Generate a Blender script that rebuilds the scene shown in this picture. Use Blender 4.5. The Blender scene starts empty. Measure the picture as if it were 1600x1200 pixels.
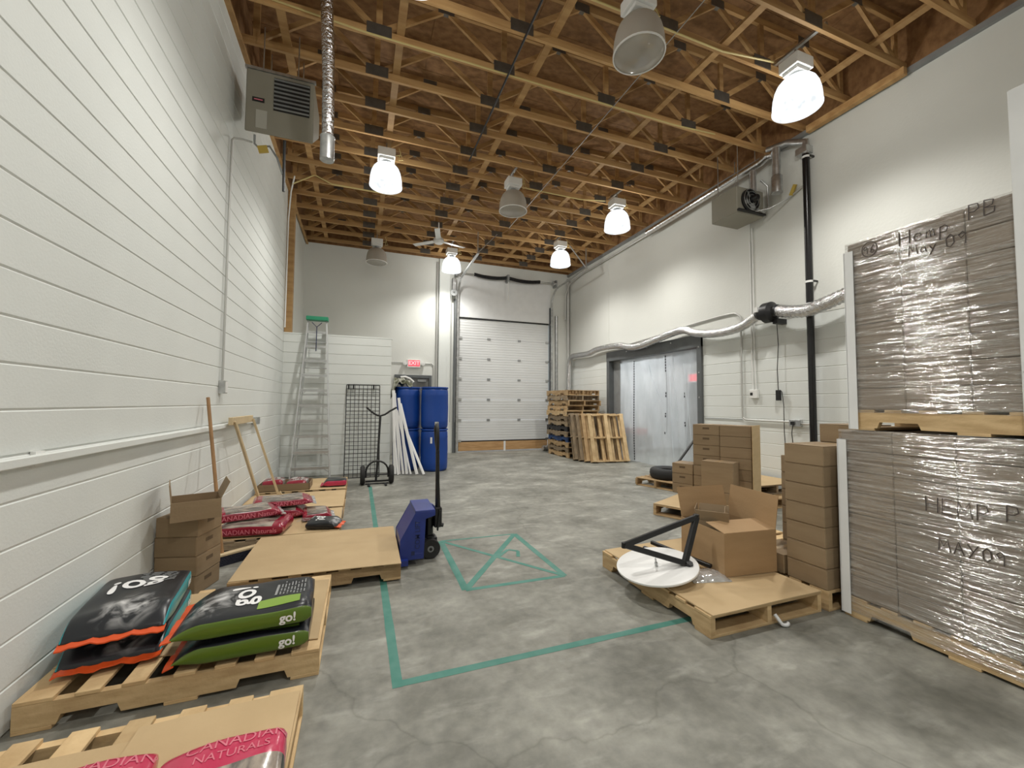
import bpy, bmesh, math, random
from math import sin, cos, pi, radians, atan2, sqrt
from mathutils import Vector, Matrix
random.seed(7)
S = bpy.context.scene
C = S.collection
# ---------------------------------------------------------------- camera, world, exposure
F_PX, YAW, PITCH, ROLL, CAM_H = 641.79, 0.3544, 0.0465, 0.0058, 1.4635
_fw = Vector((sin(YAW)*cos(PITCH), cos(YAW)*cos(PITCH), sin(PITCH)))
_rt = Vector((cos(YAW), -sin(YAW), 0)); _up = _rt.cross(_fw)
_r = _rt*cos(ROLL)+_up*sin(ROLL); _u = -_rt*sin(ROLL)+_up*cos(ROLL)
cam_d = bpy.data.cameras.new('camera'); cam = bpy.data.objects.new('camera', cam_d); C.objects.link(cam)
cam_d.sensor_fit = 'HORIZONTAL'; cam_d.sensor_width = 36; cam_d.lens = F_PX/1600*36; cam_d.clip_start = .02
cam.matrix_world = Matrix(((_r.x,_u.x,-_fw.x,0),(_r.y,_u.y,-_fw.y,0),(_r.z,_u.z,-_fw.z,CAM_H),(0,0,0,1)))
S.camera = cam
W = bpy.data.worlds.new('world'); S.world = W; W.use_nodes = True
W.node_tree.nodes['Background'].inputs[0].default_value = (.9,.95,1,1)
W.node_tree.nodes['Background'].inputs[1].default_value = 1.6
S.view_settings.view_transform = 'Standard'; S.view_settings.look = 'None'
S.view_settings.gamma = 1; S.view_settings.use_curve_mapping = False
S.view_settings.exposure = -0.62
LAMP_W = 330.0          # wattage of every lit high bay lamp
DOME_E = 2.6
# ---------------------------------------------------------------- room size
XL, XR, YB, H, YR = -1.426, 6.43, 12.0, 5.71, -5.0
HD = H+.66              # underside of the roof deck
CO = .203               # block course
# ---------------------------------------------------------------- materials
MAT = {}
def _n(nt, t, x=0, **k):
    n = nt.nodes.new(t)
    for a, v in k.items(): setattr(n, a, v)
    return n
def mat(name, col, rough=.6, metal=0, var=0.0, scale=8, stretch=(1,1,1), col2=None, bump=0, bscale=40, rnd=0, coat=0, detail=4, spec=.5, fac=(.35,.65), bstretch=None):
    """principled material; col..col2 mixed by stretched noise, optional bump, optional random value per object"""
    m = bpy.data.materials.new(name); m.use_nodes = True; nt = m.node_tree
    b = nt.nodes['Principled BSDF']; L = nt.links.new
    b.inputs['Roughness'].default_value = rough; b.inputs['Metallic'].default_value = metal
    b.inputs['Specular IOR Level'].default_value = spec
    if coat: b.inputs['Coat Weight'].default_value = coat; b.inputs['Coat Roughness'].default_value = .15
    c = (*col,1)
    tc = _n(nt,'ShaderNodeTexCoord')
    out = None
    if col2 is not None or var:
        if col2 is None: col2 = tuple(v*(1-var) for v in col)
        mp = _n(nt,'ShaderNodeMapping'); mp.inputs['Scale'].default_value = stretch
        L(tc.outputs['Object'], mp.inputs[0])
        vec = mp.outputs[0]
        if rnd:
            oi = _n(nt,'ShaderNodeObjectInfo'); ad = _n(nt,'ShaderNodeVectorMath',operation='ADD'); ml=_n(nt,'ShaderNodeMath',operation='MULTIPLY')
            ml.inputs[1].default_value = 50; L(oi.outputs['Random'], ml.inputs[0]); L(vec, ad.inputs[0]); L(ml.outputs[0], ad.inputs[1]); vec = ad.outputs[0]
        nz = _n(nt,'ShaderNodeTexNoise'); nz.inputs['Scale'].default_value = scale; nz.inputs['Detail'].default_value = detail
        L(vec, nz.inputs['Vector'])
        rp = _n(nt,'ShaderNodeValToRGB'); rp.color_ramp.elements[0].position = fac[0]; rp.color_ramp.elements[1].position = fac[1]
        rp.color_ramp.elements[0].color = c; rp.color_ramp.elements[1].color = (*col2,1)
        L(nz.outputs[0], rp.inputs[0]); out = rp.outputs[0]
    if rnd:
        oi = _n(nt,'ShaderNodeObjectInfo'); hs = _n(nt,'ShaderNodeHueSaturation'); mr = _n(nt,'ShaderNodeMapRange')
        mr.inputs[3].default_value = 1-rnd; mr.inputs[4].default_value = 1+rnd
        L(oi.outputs['Random'], mr.inputs[0]); L(mr.outputs[0], hs.inputs['Value'])
        if out: L(out, hs.inputs['Color'])
        else: hs.inputs['Color'].default_value = c
        out = hs.outputs[0]
    if out: L(out, b.inputs['Base Color'])
    else: b.inputs['Base Color'].default_value = c
    if bump:
        nb = _n(nt,'ShaderNodeTexNoise'); nb.inputs['Scale'].default_value = bscale; nb.inputs['Detail'].default_value = 3
        if bstretch:
            mp2 = _n(nt,'ShaderNodeMapping'); mp2.inputs['Scale'].default_value = bstretch; L(tc.outputs['Object'], mp2.inputs[0]); L(mp2.outputs[0], nb.inputs['Vector'])
        else: L(tc.outputs['Object'], nb.inputs['Vector'])
        bp = _n(nt,'ShaderNodeBump'); bp.inputs['Strength'].default_value = bump; bp.inputs['Distance'].default_value = .02
        L(nb.outputs[0], bp.inputs['Height']); L(bp.outputs[0], b.inputs['Normal'])
    MAT[name] = m; return m
mat('paint', (.755,.78,.755), .6, spec=.3, var=.06, scale=1.2, bump=.07, bscale=70)
mat('drywall', (.68,.685,.645), .6, spec=.3, var=.05, scale=.9, bump=.1, bscale=30)
mat('paint_grey', (.75,.76,.72), .6, spec=.3, var=.06, scale=.8, bump=.1, bscale=30)
mat('mortar', (.74,.74,.71), .6)
mat('pallet_wood', (.52,.36,.19), .75, col2=(.36,.235,.115), scale=3.5, stretch=(1.5,1.5,10), bump=.25, bscale=25, rnd=.22)
mat('pallet_grey', (.36,.27,.17), .8, col2=(.22,.165,.105), scale=3.5, stretch=(1.5,1.5,10), bump=.25, bscale=25, rnd=.25)
mat('pallet_pine', (.66,.48,.26), .7, col2=(.50,.34,.17), scale=3, stretch=(2,2,9), bump=.2, bscale=25, rnd=.14)
mat('pallet_blue', (.02,.07,.22), .6, var=.4, scale=6, rnd=.2)
mat('pallet_black', (.018,.018,.02), .6, var=.4, scale=6, rnd=.2)
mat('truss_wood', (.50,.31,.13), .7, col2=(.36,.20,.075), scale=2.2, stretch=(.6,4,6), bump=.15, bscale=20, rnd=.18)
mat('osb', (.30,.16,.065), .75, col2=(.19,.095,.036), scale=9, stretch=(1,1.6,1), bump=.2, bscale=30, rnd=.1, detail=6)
mat('gusset', (.20,.19,.17), .45, metal=.75, var=.2, scale=12)
mat('galv', (.62,.63,.63), .35, metal=.9, var=.25, scale=14)
mat('steel_grey', (.30,.31,.31), .5, metal=.3, var=.15, scale=5)
mat('conduit', (.55,.55,.53), .45, metal=.5)
mat('foil', (.78,.78,.79), .22, metal=1, var=.2, scale=10, bump=.9, bscale=38)
mat('foil_smooth', (.72,.72,.72), .2, metal=1, bump=.35, bscale=16)
mat('alu', (.56,.57,.57), .42, metal=.8, var=.12, scale=8)
mat('black', (.012,.012,.013), .42)
mat('black_gloss', (.008,.008,.009), .25)
mat('rubber', (.016,.016,.016), .75, bump=.2, bscale=30)
mat('white_plastic', (.80,.80,.78), .4)
mat('white_board', (.80,.81,.81), .6, var=.05, scale=5)
mat('white_gloss', (.82,.82,.81), .38)
mat('yellow', (.50,.36,.07), .5)
mat('cable', (.58,.47,.20), .5)
mat('carton_new', (.40,.26,.135), .8, col2=(.36,.23,.115), scale=2.5, stretch=(1,1,5), bump=.06, bscale=60)
mat('cardboard', (.53,.39,.22), .8, col2=(.47,.34,.185), scale=2.5, stretch=(1,1,5), bump=.06, bscale=60, rnd=.08)
mat('carton', (.285,.205,.12), .78, col2=(.25,.175,.10), scale=3, stretch=(1,1,5), bump=.05, bscale=60, rnd=.07)
mat('carton_grey', (.30,.25,.20), .7, col2=(.255,.21,.168), scale=3, stretch=(1,1,4), bump=.05, bscale=60, rnd=.07)
mat('tape_brown', (.46,.33,.19), .25)
mat('hole', (.12,.08,.045), .9)
mat('marker', (.085,.07,.065), .6)
mat('blue_steel', (.012,.03,.21), .42, var=.2, scale=5, coat=.2)
mat('blue_steel_dark', (.010,.018,.07), .4)
mat('blue_poly', (.006,.055,.30), .42, var=.12, scale=3)
mat('teal_tape', (.045,.19,.15), .6, col2=(.085,.23,.19), scale=7)
mat('green_cap', (.02,.25,.13), .5)
mat('wood_orange', (.36,.20,.085), .55, var=.2, scale=6, stretch=(6,6,1))
mat('wood_pale', (.62,.49,.30), .65, var=.15, scale=6)
mat('navy_bristle', (.01,.012,.025), .8, bump=.6, bscale=90)
mat('heater', (.27,.255,.205), .5, var=.05, scale=4)
mat('heater_label', (.42,.41,.36), .5)
mat('grille', (.008,.008,.008), .5)
mat('door_panel', (.70,.71,.71), .42, var=.04, scale=2)
mat('door_dark', (.13,.13,.125), .5)
mat('frame_grey', (.12,.13,.135), .45, var=.15, scale=5)
mat('white_pvc', (.78,.78,.77), .35, rnd=.1)
mat('bag_black', (.012,.014,.018), .3, coat=.2)
mat('bag_teal', (.0,.27,.31), .3, coat=.2)
mat('bag_green', (.095,.165,.012), .32, coat=.2)
mat('bag_orange', (.70,.09,.018), .35)
mat('bag_red', (.27,.008,.03), .25, coat=.4, bump=.35, bscale=10)
mat('bag_pink', (.52,.03,.09), .25, coat=.4, bump=.35, bscale=9)
mat('bag_white', (.85,.85,.85), .35)
mat('bag_grey', (.30,.31,.31), .4)
mat('bag_palepink', (.66,.17,.23), .35)
mat('bag_greenlight', (.22,.36,.05), .35)
mat('bag_tan', (.40,.34,.28), .22, col2=(.12,.10,.09), scale=6, stretch=(3,1,1), fac=(.42,.6), coat=.5, bump=.4, bscale=9)
mat('bag_stripe', (.48,.44,.42), .25, col2=(.17,.02,.03), scale=7, stretch=(3,.6,1), fac=(.45,.55), coat=.4, bump=.4, bscale=9)
mat('bag_silver', (.70,.70,.70), .16, metal=.6, bump=.7, bscale=14)
mat('camo', (.40,.40,.34), .8, col2=(.11,.115,.07), scale=9, fac=(.45,.55), bump=.6, bscale=14)
mat('fan_white', (.7,.7,.68), .4)
mat('plastic_scrap', (.75,.76,.77), .3)
mat('plank_pine', (.58,.36,.17), .65, col2=(.45,.26,.11), scale=3, stretch=(1,4,8), rnd=.1)
def emis(name, col, st):
    m = bpy.data.materials.new(name); m.use_nodes = True; nt = m.node_tree
    nt.nodes.remove(nt.nodes['Principled BSDF']); e = _n(nt,'ShaderNodeEmission'); e.inputs[0].default_value = (*col,1); e.inputs[1].default_value = st
    nt.links.new(e.outputs[0], nt.nodes['Material Output'].inputs[0]); MAT[name] = m; return m
emis('lamp_bulb', (1,.97,.9), 45); emis('exit_red', (1,.10,.13), 2.2); emis('exit_letters', (1,.45,.45), 2.6); emis('tube_light', (.93,.97,1), 190)
def mixmat(name, build):
    m = bpy.data.materials.new(name); m.use_nodes = True; nt = m.node_tree
    nt.nodes.remove(nt.nodes['Principled BSDF'])
    nt.links.new(build(nt), nt.nodes['Material Output'].inputs[0]); MAT[name] = m; return m
def _mix(nt, fac, a, b):
    x = _n(nt,'ShaderNodeMixShader')
    if isinstance(fac,(int,float)): x.inputs[0].default_value = fac
    else: nt.links.new(fac, x.inputs[0])
    nt.links.new(a, x.inputs[1]); nt.links.new(b, x.inputs[2]); return x.outputs[0]
def _sh(nt, t, col, rough=None, st=None):
    s = _n(nt,t); s.inputs[0].default_value = (*col,1)
    if rough is not None: s.inputs['Roughness'].default_value = rough
    if st is not None: s.inputs[1].default_value = st
    return s.outputs[0]
def _dome_lit(nt):
    tc = _n(nt,'ShaderNodeTexCoord'); wv = _n(nt,'ShaderNodeTexNoise'); wv.inputs['Scale'].default_value = 14
    nt.links.new(tc.outputs['Object'], wv.inputs['Vector'])
    e = _n(nt,'ShaderNodeEmission'); e.inputs[0].default_value = (.93,.98,1,1)
    mr = _n(nt,'ShaderNodeMapRange'); mr.inputs[1].default_value=.35; mr.inputs[2].default_value=.65; mr.inputs[3].default_value = DOME_E*.75; mr.inputs[4].default_value = DOME_E*1.2
    nt.links.new(wv.outputs[0], mr.inputs[0]); nt.links.new(mr.outputs[0], e.inputs[1])
    return _mix(nt, .45, _sh(nt,'ShaderNodeBsdfTransparent',(1,1,1)), e.outputs[0])
mixmat('dome_lit', _dome_lit)
mixmat('lens_lit', lambda nt: _mix(nt, .14, _sh(nt,'ShaderNodeBsdfTransparent',(1,1,1)), _sh(nt,'ShaderNodeEmission',(.85,.93,1),None,2.0)))
mixmat('lens_off', lambda nt: _mix(nt, .5, _sh(nt,'ShaderNodeBsdfTransparent',(.9,.9,.88)), _mix(nt,.2,_sh(nt,'ShaderNodeBsdfDiffuse',(.55,.52,.47)),_sh(nt,'ShaderNodeBsdfGlossy',(1,1,1),.1))))
mixmat('dome_off', lambda nt: _mix(nt, .62, _sh(nt,'ShaderNodeBsdfTransparent',(.9,.9,.88)), _mix(nt,.18,_sh(nt,'ShaderNodeBsdfDiffuse',(.62,.58,.52)),_sh(nt,'ShaderNodeBsdfGlossy',(1,1,1),.12))))
def _film(nt):
    L = nt.links.new
    tc = _n(nt,'ShaderNodeTexCoord'); mp = _n(nt,'ShaderNodeMapping'); mp.inputs['Scale'].default_value = (3,2.0,42); mp.inputs['Rotation'].default_value = (.05,0,0)
    L(tc.outputs['Object'], mp.inputs[0])
    nz = _n(nt,'ShaderNodeTexNoise'); nz.inputs['Scale'].default_value = 1.3; nz.inputs['Detail'].default_value = 5; L(mp.outputs[0], nz.inputs['Vector'])
    bp = _n(nt,'ShaderNodeBump'); bp.inputs['Strength'].default_value = .9; bp.inputs['Distance'].default_value = .03; L(nz.outputs[0], bp.inputs['Height'])
    g = _n(nt,'ShaderNodeBsdfGlossy'); g.inputs[0].default_value = (1,1,1,1); g.inputs['Roughness'].default_value = .09; L(bp.outputs[0], g.inputs['Normal'])
    d = _n(nt,'ShaderNodeBsdfDiffuse'); d.inputs[0].default_value = (.75,.75,.73,1); L(bp.outputs[0], d.inputs['Normal'])
    rp = _n(nt,'ShaderNodeMapRange'); rp.inputs[1].default_value = .38; rp.inputs[2].default_value = .68; rp.inputs[3].default_value = .10; rp.inputs[4].default_value = .6
    L(nz.outputs[0], rp.inputs[0])
    return _mix(nt, rp.outputs[0], _sh(nt,'ShaderNodeBsdfTransparent',(1,1,1)), _mix(nt,.86,d.outputs[0],g.outputs[0]))
mixmat('stretch_film', _film)
def _sheet(nt):
    L = nt.links.new
    tc = _n(nt,'ShaderNodeTexCoord'); mp = _n(nt,'ShaderNodeMapping'); mp.inputs['Scale'].default_value = (1,1.4,.6); L(tc.outputs['Object'], mp.inputs[0])
    nz = _n(nt,'ShaderNodeTexNoise'); nz.inputs['Scale'].default_value = 2.2; nz.inputs['Detail'].default_value = 5; L(mp.outputs[0], nz.inputs['Vector'])
    bp = _n(nt,'ShaderNodeBump'); bp.inputs['Strength'].default_value = .3; bp.inputs['Distance'].default_value = .05; L(nz.outputs[0], bp.inputs['Height'])
    g = _n(nt,'ShaderNodeBsdfGlossy'); g.inputs[0].default_value = (1,1,1,1); g.inputs['Roughness'].default_value = .2; L(bp.outputs[0], g.inputs['Normal'])
    t = _sh(nt,'ShaderNodeBsdfTranslucent',(.88,.90,.91)); d = _sh(nt,'ShaderNodeBsdfDiffuse',(.84,.87,.89))
    mr = _n(nt,'ShaderNodeMapRange'); mr.inputs[1].default_value=.35; mr.inputs[2].default_value=.7; mr.inputs[3].default_value=.50; mr.inputs[4].default_value=.62; L(nz.outputs[0], mr.inputs[0])
    body = _mix(nt,.06,_mix(nt,.42,d,t),g.outputs[0])
    return _mix(nt, mr.outputs[0], _sh(nt,'ShaderNodeBsdfTransparent',(.92,.95,.97)), body)
mixmat('plastic_sheet', _sheet)
def _concrete():
    m = bpy.data.materials.new('concrete'); m.use_nodes = True; nt = m.node_tree; L = nt.links.new; b = nt.nodes['Principled BSDF']
    tc = _n(nt,'ShaderNodeTexCoord')
    def nz(sc, det, st=(1,1,1), rough=.55):
        mp = _n(nt,'ShaderNodeMapping'); mp.inputs['Scale'].default_value = st; L(tc.outputs['Object'], mp.inputs[0])
        n = _n(nt,'ShaderNodeTexNoise'); n.inputs['Scale'].default_value = sc; n.inputs['Detail'].default_value = det; n.inputs['Roughness'].default_value = rough; L(mp.outputs[0], n.inputs['Vector']); return n.outputs[0]
    def ramp(s, stops):
        r = _n(nt,'ShaderNodeValToRGB'); e = r.color_ramp.elements
        e[0].position, e[0].color = stops[0][0], (*stops[0][1],1); e[1].position, e[1].color = stops[-1][0], (*stops[-1][1],1)
        for p, c in stops[1:-1]: x = e.new(p); x.color = (*c,1)
        L(s, r.inputs[0]); return r.outputs[0]
    base = ramp(nz(1.6, 10, (1,1.15,1), .62), [(.32,(.145,.143,.122)),(.5,(.232,.229,.202)),(.68,(.33,.326,.29))])
    fine = ramp(nz(14, 8), [(.3,(.82,.82,.82)),(.7,(1.12,1.12,1.10))])
    pale = ramp(nz(3.2, 6, (.7,1.8,1)), [(.56,(0,0,0)),(.72,(.13,.13,.12))])
    dark = ramp(nz(1.1, 8, (1.5,1,1)), [(.36,(.80,.80,.79)),(.50,(1,1,1))])
    def mm(op, a, c):
        x = _n(nt,'ShaderNodeMix', data_type='RGBA', blend_type=op); x.inputs[0].default_value = 1; L(a, x.inputs[6]); L(c, x.inputs[7]); return x.outputs[2]
    col = mm('ADD', mm('MULTIPLY', mm('MULTIPLY', base, fine), dark), pale)
    vo = _n(nt,'ShaderNodeTexVoronoi', feature='DISTANCE_TO_EDGE'); vo.inputs['Scale'].default_value = .42
    dn = _n(nt,'ShaderNodeTexNoise'); dn.inputs['Scale'].default_value = 2.2; dn.inputs['Detail'].default_value = 6; L(tc.outputs['Object'], dn.inputs['Vector'])
    av = _n(nt,'ShaderNodeMix', data_type='RGBA', blend_type='LINEAR_LIGHT'); av.inputs[0].default_value = .25; L(tc.outputs['Object'], av.inputs[6]); L(dn.outputs[1], av.inputs[7]); L(av.outputs[2], vo.inputs['Vector'])
    crack = ramp(vo.outputs['Distance'], [(0,(.78,.78,.77)),(.006,(1,1,1))])
    col = mm('MULTIPLY', col, crack)
    L(col, b.inputs['Base Color'])
    rr = _n(nt,'ShaderNodeMapRange'); rr.inputs[3].default_value = .42; rr.inputs[4].default_value = .68; L(nz(2.5,5), rr.inputs[0]); L(rr.outputs[0], b.inputs['Roughness'])
    bp = _n(nt,'ShaderNodeBump'); bp.inputs['Strength'].default_value = .12; bp.inputs['Distance'].default_value = .01; L(nz(30,4), bp.inputs['Height']); L(bp.outputs[0], b.inputs['Normal'])
    b.inputs['Specular IOR Level'].default_value = .4
    MAT['concrete'] = m
_concrete()
def _gobag():
    m = bpy.data.materials.new('bag_go_front'); m.use_nodes = True; nt = m.node_tree; L = nt.links.new; b = nt.nodes['Principled BSDF']
    tc = _n(nt,'ShaderNodeTexCoord'); nz = _n(nt,'ShaderNodeTexNoise'); nz.inputs['Scale'].default_value = 9; nz.inputs['Detail'].default_value = 6; nz.inputs['Distortion'].default_value = 1.2
    L(tc.outputs['Object'], nz.inputs['Vector'])
    mp = _n(nt,'ShaderNodeMapping'); mp.inputs['Location'].default_value = (.10,-1.05,0); mp.inputs['Scale'].default_value = (5.6,6.2,0); L(tc.outputs['Object'], mp.inputs[0])
    gr = _n(nt,'ShaderNodeTexGradient', gradient_type='SPHERICAL'); L(mp.outputs[0], gr.inputs[0])
    r1 = _n(nt,'ShaderNodeMapRange'); r1.inputs[1].default_value=.05; r1.inputs[2].default_value=.55; L(gr.outputs['Fac'] if 'Fac' in gr.outputs else gr.outputs[1], r1.inputs[0])
    r2 = _n(nt,'ShaderNodeMapRange'); r2.inputs[1].default_value=.46; r2.inputs[2].default_value=.74; L(nz.outputs[0], r2.inputs[0])
    mu = _n(nt,'ShaderNodeMath',operation='MULTIPLY'); L(r1.outputs[0], mu.inputs[0]); L(r2.outputs[0], mu.inputs[1])
    mx = _n(nt,'ShaderNodeMix', data_type='RGBA'); mx.inputs[6].default_value = (.012,.014,.018,1); mx.inputs[7].default_value = (.62,.62,.62,1); L(mu.outputs[0], mx.inputs[0])
    L(mx.outputs[2], b.inputs['Base Color']); b.inputs['Roughness'].default_value = .32
    MAT['bag_go_front'] = m
_gobag()
# ---------------------------------------------------------------- mesh helpers
class G:
    def __init__(s): s.v=[]; s.f=[]; s.mi=[]
    def add(s, vs, fs, m=0):
        o=len(s.v); s.v+= [tuple(v) for v in vs]; s.f += [tuple(i+o for i in f) for f in fs]; s.mi += [m]*len(fs); return s
    def bb(s, x0,x1,y0,y1,z0,z1, m=0):
        return s.add([(x0,y0,z0),(x1,y0,z0),(x1,y1,z0),(x0,y1,z0),(x0,y0,z1),(x1,y0,z1),(x1,y1,z1),(x0,y1,z1)],
                     [(0,3,2,1),(4,5,6,7),(0,1,5,4),(1,2,6,5),(2,3,7,6),(3,0,4,7)], m)
    def box(s, c, d, R=None, m=0):
        R = R or Matrix.Identity(3); c = Vector(c); vs=[]
        for z in (-.5,.5):
            for x,y in ((-.5,-.5),(.5,-.5),(.5,.5),(-.5,.5)): vs.append(c+R@Vector((x*d[0],y*d[1],z*d[2])))
        return s.add(vs, [(0,3,2,1),(4,5,6,7),(0,1,5,4),(1,2,6,5),(2,3,7,6),(3,0,4,7)], m)
    def bar(s, a, b, w, h, up=(0,0,1), m=0):
        a=Vector(a); b=Vector(b); x=(b-a).normalized(); u=Vector(up)
        if abs(x.dot(u))>.98: u=Vector((0,1,0))
        y=u.cross(x).normalized(); z=x.cross(y)
        R=Matrix((x,y,z)).transposed(); return s.box((a+b)/2, ((b-a).length,w,h), R, m)
    def tube(s, pts, r, n=8, m=0, cap=True):
        P=[Vector(p) for p in pts]; rr = r if isinstance(r,(list,tuple)) else [r]*len(P)
        t=(P[1]-P[0]).normalized(); u=Vector((0,0,1)) if abs(t.z)<.9 else Vector((1,0,0)); u=(u-t*u.dot(t)).normalized()
        vs=[]; fs=[]
        for i,p in enumerate(P):
            if i==0: d=P[1]-P[0]
            elif i==len(P)-1: d=P[-1]-P[-2]
            else: d=(P[i+1]-p).normalized()+(p-P[i-1]).normalized()
            d=d.normalized() if d.length>1e-9 else t
            u=(u-d*u.dot(d)).normalized(); w=d.cross(u)
            for k in range(n):
                a=2*pi*k/n; vs.append(p+(u*cos(a)+w*sin(a))*rr[i])
        for i in range(len(P)-1):
            for k in range(n):
                k2=(k+1)%n; fs.append((i*n+k,i*n+k2,(i+1)*n+k2,(i+1)*n+k))
        if cap: fs.append(tuple(range(n-1,-1,-1))); fs.append(tuple((len(P)-1)*n+k for k in range(n)))
        return s.add(vs,fs,m)
    def lathe(s, prof, n=24, c=(0,0,0), R=None, m=0, closed=False):
        R=R or Matrix.Identity(3); c=Vector(c); vs=[]; fs=[]
        for r,z in prof:
            for k in range(n):
                a=2*pi*k/n; vs.append(c+R@Vector((r*cos(a),r*sin(a),z)))
        q=len(prof)
        for i in range(q if closed else q-1):
            j=(i+1)%q
            for k in range(n):
                k2=(k+1)%n; fs.append((i*n+k,i*n+k2,j*n+k2,j*n+k))
        return s.add(vs,fs,m)
    def prism(s, poly, a, b, ax='y', m=0):
        n=len(poly)
        def P(p,t):
            return (p[0],t,p[1]) if ax=='y' else (t,p[0],p[1]) if ax=='x' else (p[0],p[1],t)
        vs=[P(p,a) for p in poly]+[P(p,b) for p in poly]
        fs=[tuple(range(n)),tuple(range(2*n-1,n-1,-1))]+[(i,i+n,(i+1)%n+n,(i+1)%n) for i in range(n)]
        return s.add(vs,fs,m)
    def mesh(s, name, mats, smooth=0, bevel=0, seg=1):
        me=bpy.data.meshes.new(name); me.from_pydata(s.v,[],s.f); me.update()
        for m in (mats if isinstance(mats,(list,tuple)) else [mats]): me.materials.append(MAT[m])
        if len(me.materials)>1: me.polygons.foreach_set('material_index', s.mi)
        bm=bmesh.new(); bm.from_mesh(me); bmesh.ops.recalc_face_normals(bm, faces=bm.faces)
        if bevel:
            es=[e for e in bm.edges if len(e.link_faces)==2 and e.calc_face_angle(0)>.5]
            bmesh.ops.bevel(bm, geom=es, offset=bevel, segments=seg, affect='EDGES', profile=.6)
        bm.to_mesh(me); bm.free()
        if smooth:
            me.polygons.foreach_set('use_smooth',[True]*len(me.polygons)); me.set_sharp_from_angle(angle=radians(smooth))
        me.update(); return me
    def build(s, name, mats, parent=None, smooth=0, bevel=0, seg=1):
        return obj(name, s.mesh(name, mats, smooth, bevel, seg), parent)
def obj(name, me, parent=None, loc=None, rot=None):
    o=bpy.data.objects.new(name, me); C.objects.link(o); o.parent=parent
    if loc is not None: o.location=loc
    if rot is not None: o.rotation_euler=rot
    return o
def tag(o, label, cat, group=None):
    o['label']=label; o['category']=cat
    if group: o['group']=group
    return o
def thing(name, label, cat, loc=(0,0,0), rz=0, group=None):
    o=bpy.data.objects.new(name,None); C.objects.link(o); o.empty_display_size=.1
    o.location=loc; o.rotation_euler=(0,0,rz); return tag(o,label,cat,group)
def struct(o, label=None):
    o['kind']='structure'
    if label: o['label']=label
    return o
def at(o, M):       # absolute placement from a matrix
    o.matrix_world = M; return o
ORD=['bottom','second','third','fourth','fifth','sixth','seventh','eighth','ninth','tenth','eleventh','twelfth','top']
def Rz(a): return Matrix.Rotation(a,3,'Z')
# lettering: text as a thin mesh, cut into a grid so that it follows a curved surface
def text_mesh(txt, size, name='lettering', bold=.0, grid=0, align='CENTER'):
    cu=bpy.data.curves.new('t','FONT'); cu.body=txt; cu.size=size; cu.align_x=align; cu.align_y='CENTER'; cu.offset=bold*size; cu.resolution_u=4
    o=bpy.data.objects.new('t',cu); C.objects.link(o); bpy.context.view_layer.update()
    me=bpy.data.meshes.new_from_object(o.evaluated_get(bpy.context.evaluated_depsgraph_get())); bpy.data.objects.remove(o); bpy.data.curves.remove(cu)
    me.name=name; me.materials.clear()
    if grid:
        bm=bmesh.new(); bm.from_mesh(me)
        xs=[v.co.x for v in bm.verts]; ys=[v.co.y for v in bm.verts]
        for ax,lo,hi in ((0,min(xs),max(xs)),(1,min(ys),max(ys))):
            t=math.ceil(lo/grid)*grid
            while t<hi:
                n=(1,0,0) if ax==0 else (0,1,0); c=(t,0,0) if ax==0 else (0,t,0)
                bmesh.ops.bisect_plane(bm, geom=bm.verts[:]+bm.edges[:]+bm.faces[:], plane_co=c, plane_no=n); t+=grid
        bm.to_mesh(me); bm.free()
    return me
def put_text(me, material, fn, parent, name='lettering'):
    for v in me.vertices: v.co=fn(v.co.x,v.co.y)
    me.materials.append(MAT[material]); me.update(); return obj(name, me, parent)
def strokes(lines, r, place, mt, parent, name='handwriting'):
    g=G()
    for l in lines: g.tube([place(x,y) for x,y in l], r, 5)
    return g.build(name, mt, parent)
GL={'H':([(0,0),(0,1)],[(.6,0),(.62,1)],[(0,.5),(.6,.52)]),'e':([(0,.3),(.45,.32),(.4,.5),(.2,.55),(.02,.35),(.1,.05),(.4,.05)],),
 'm':([(0,0),(.02,.5),(.05,.35),(.2,.52),(.25,0)],[(.25,.35),(.4,.52),(.47,0)]),'p':([(0,-.4),(.05,.52)],[(.05,.45),(.3,.55),(.45,.35),(.35,.08),(.05,.1)]),
 'P':([(0,0),(.03,1)],[(.03,1),(.45,.95),(.5,.65),(.3,.48),(.03,.5)]),'B':([(0,0),(.03,1)],[(.03,1),(.45,.9),(.4,.6),(.05,.52)],[(.05,.52),(.5,.42),(.45,.08),(0,0)]),
 'M':([(0,0),(.08,1),(.32,.4),(.6,1),(.7,0)],),'a':([(.4,.5),(.1,.5),(0,.25),(.15,.02),(.4,.3),(.4,.5),(.45,0)],),
 'y':([(0,.5),(.2,.12)],[(.45,.55),(.0,-.4)]),'0':([(.25,1),(.02,.7),(.05,.15),(.25,0),(.48,.3),(.45,.8),(.25,1)],),
 '9':([(.42,.75),(.25,.98),(.02,.75),(.15,.5),(.42,.75),(.4,0)],),'6':([(.35,1),(.08,.55),(.05,.15),(.25,0),(.42,.25),(.25,.45),(.06,.3)],),
 'E':([(.5,1),(.02,1),(0,0),(.5,0)],[(0,.5),(.4,.52)]),'A':([(0,0),(.3,1),(.6,0)],[(.12,.4),(.48,.4)]),'Y':([(0,1),(.28,.5)],[(.58,1),(.05,-.05)]),' ':()}
def write(txt, h, gap=.22):
    out=[]; x=0
    for ch in txt:
        w=.5
        for l in GL[ch]:
            out.append([((x+px)*h,py*h) for px,py in l]); w=max(w,max(p[0] for p in l))
        x+=w+gap
    return out
# ================================================================ THE ROOM
o=G().bb(XL-.3,10.2,YR-.3,YB+4,-.2,0).build('floor','concrete'); struct(o,'mottled grey concrete slab floor')
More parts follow.
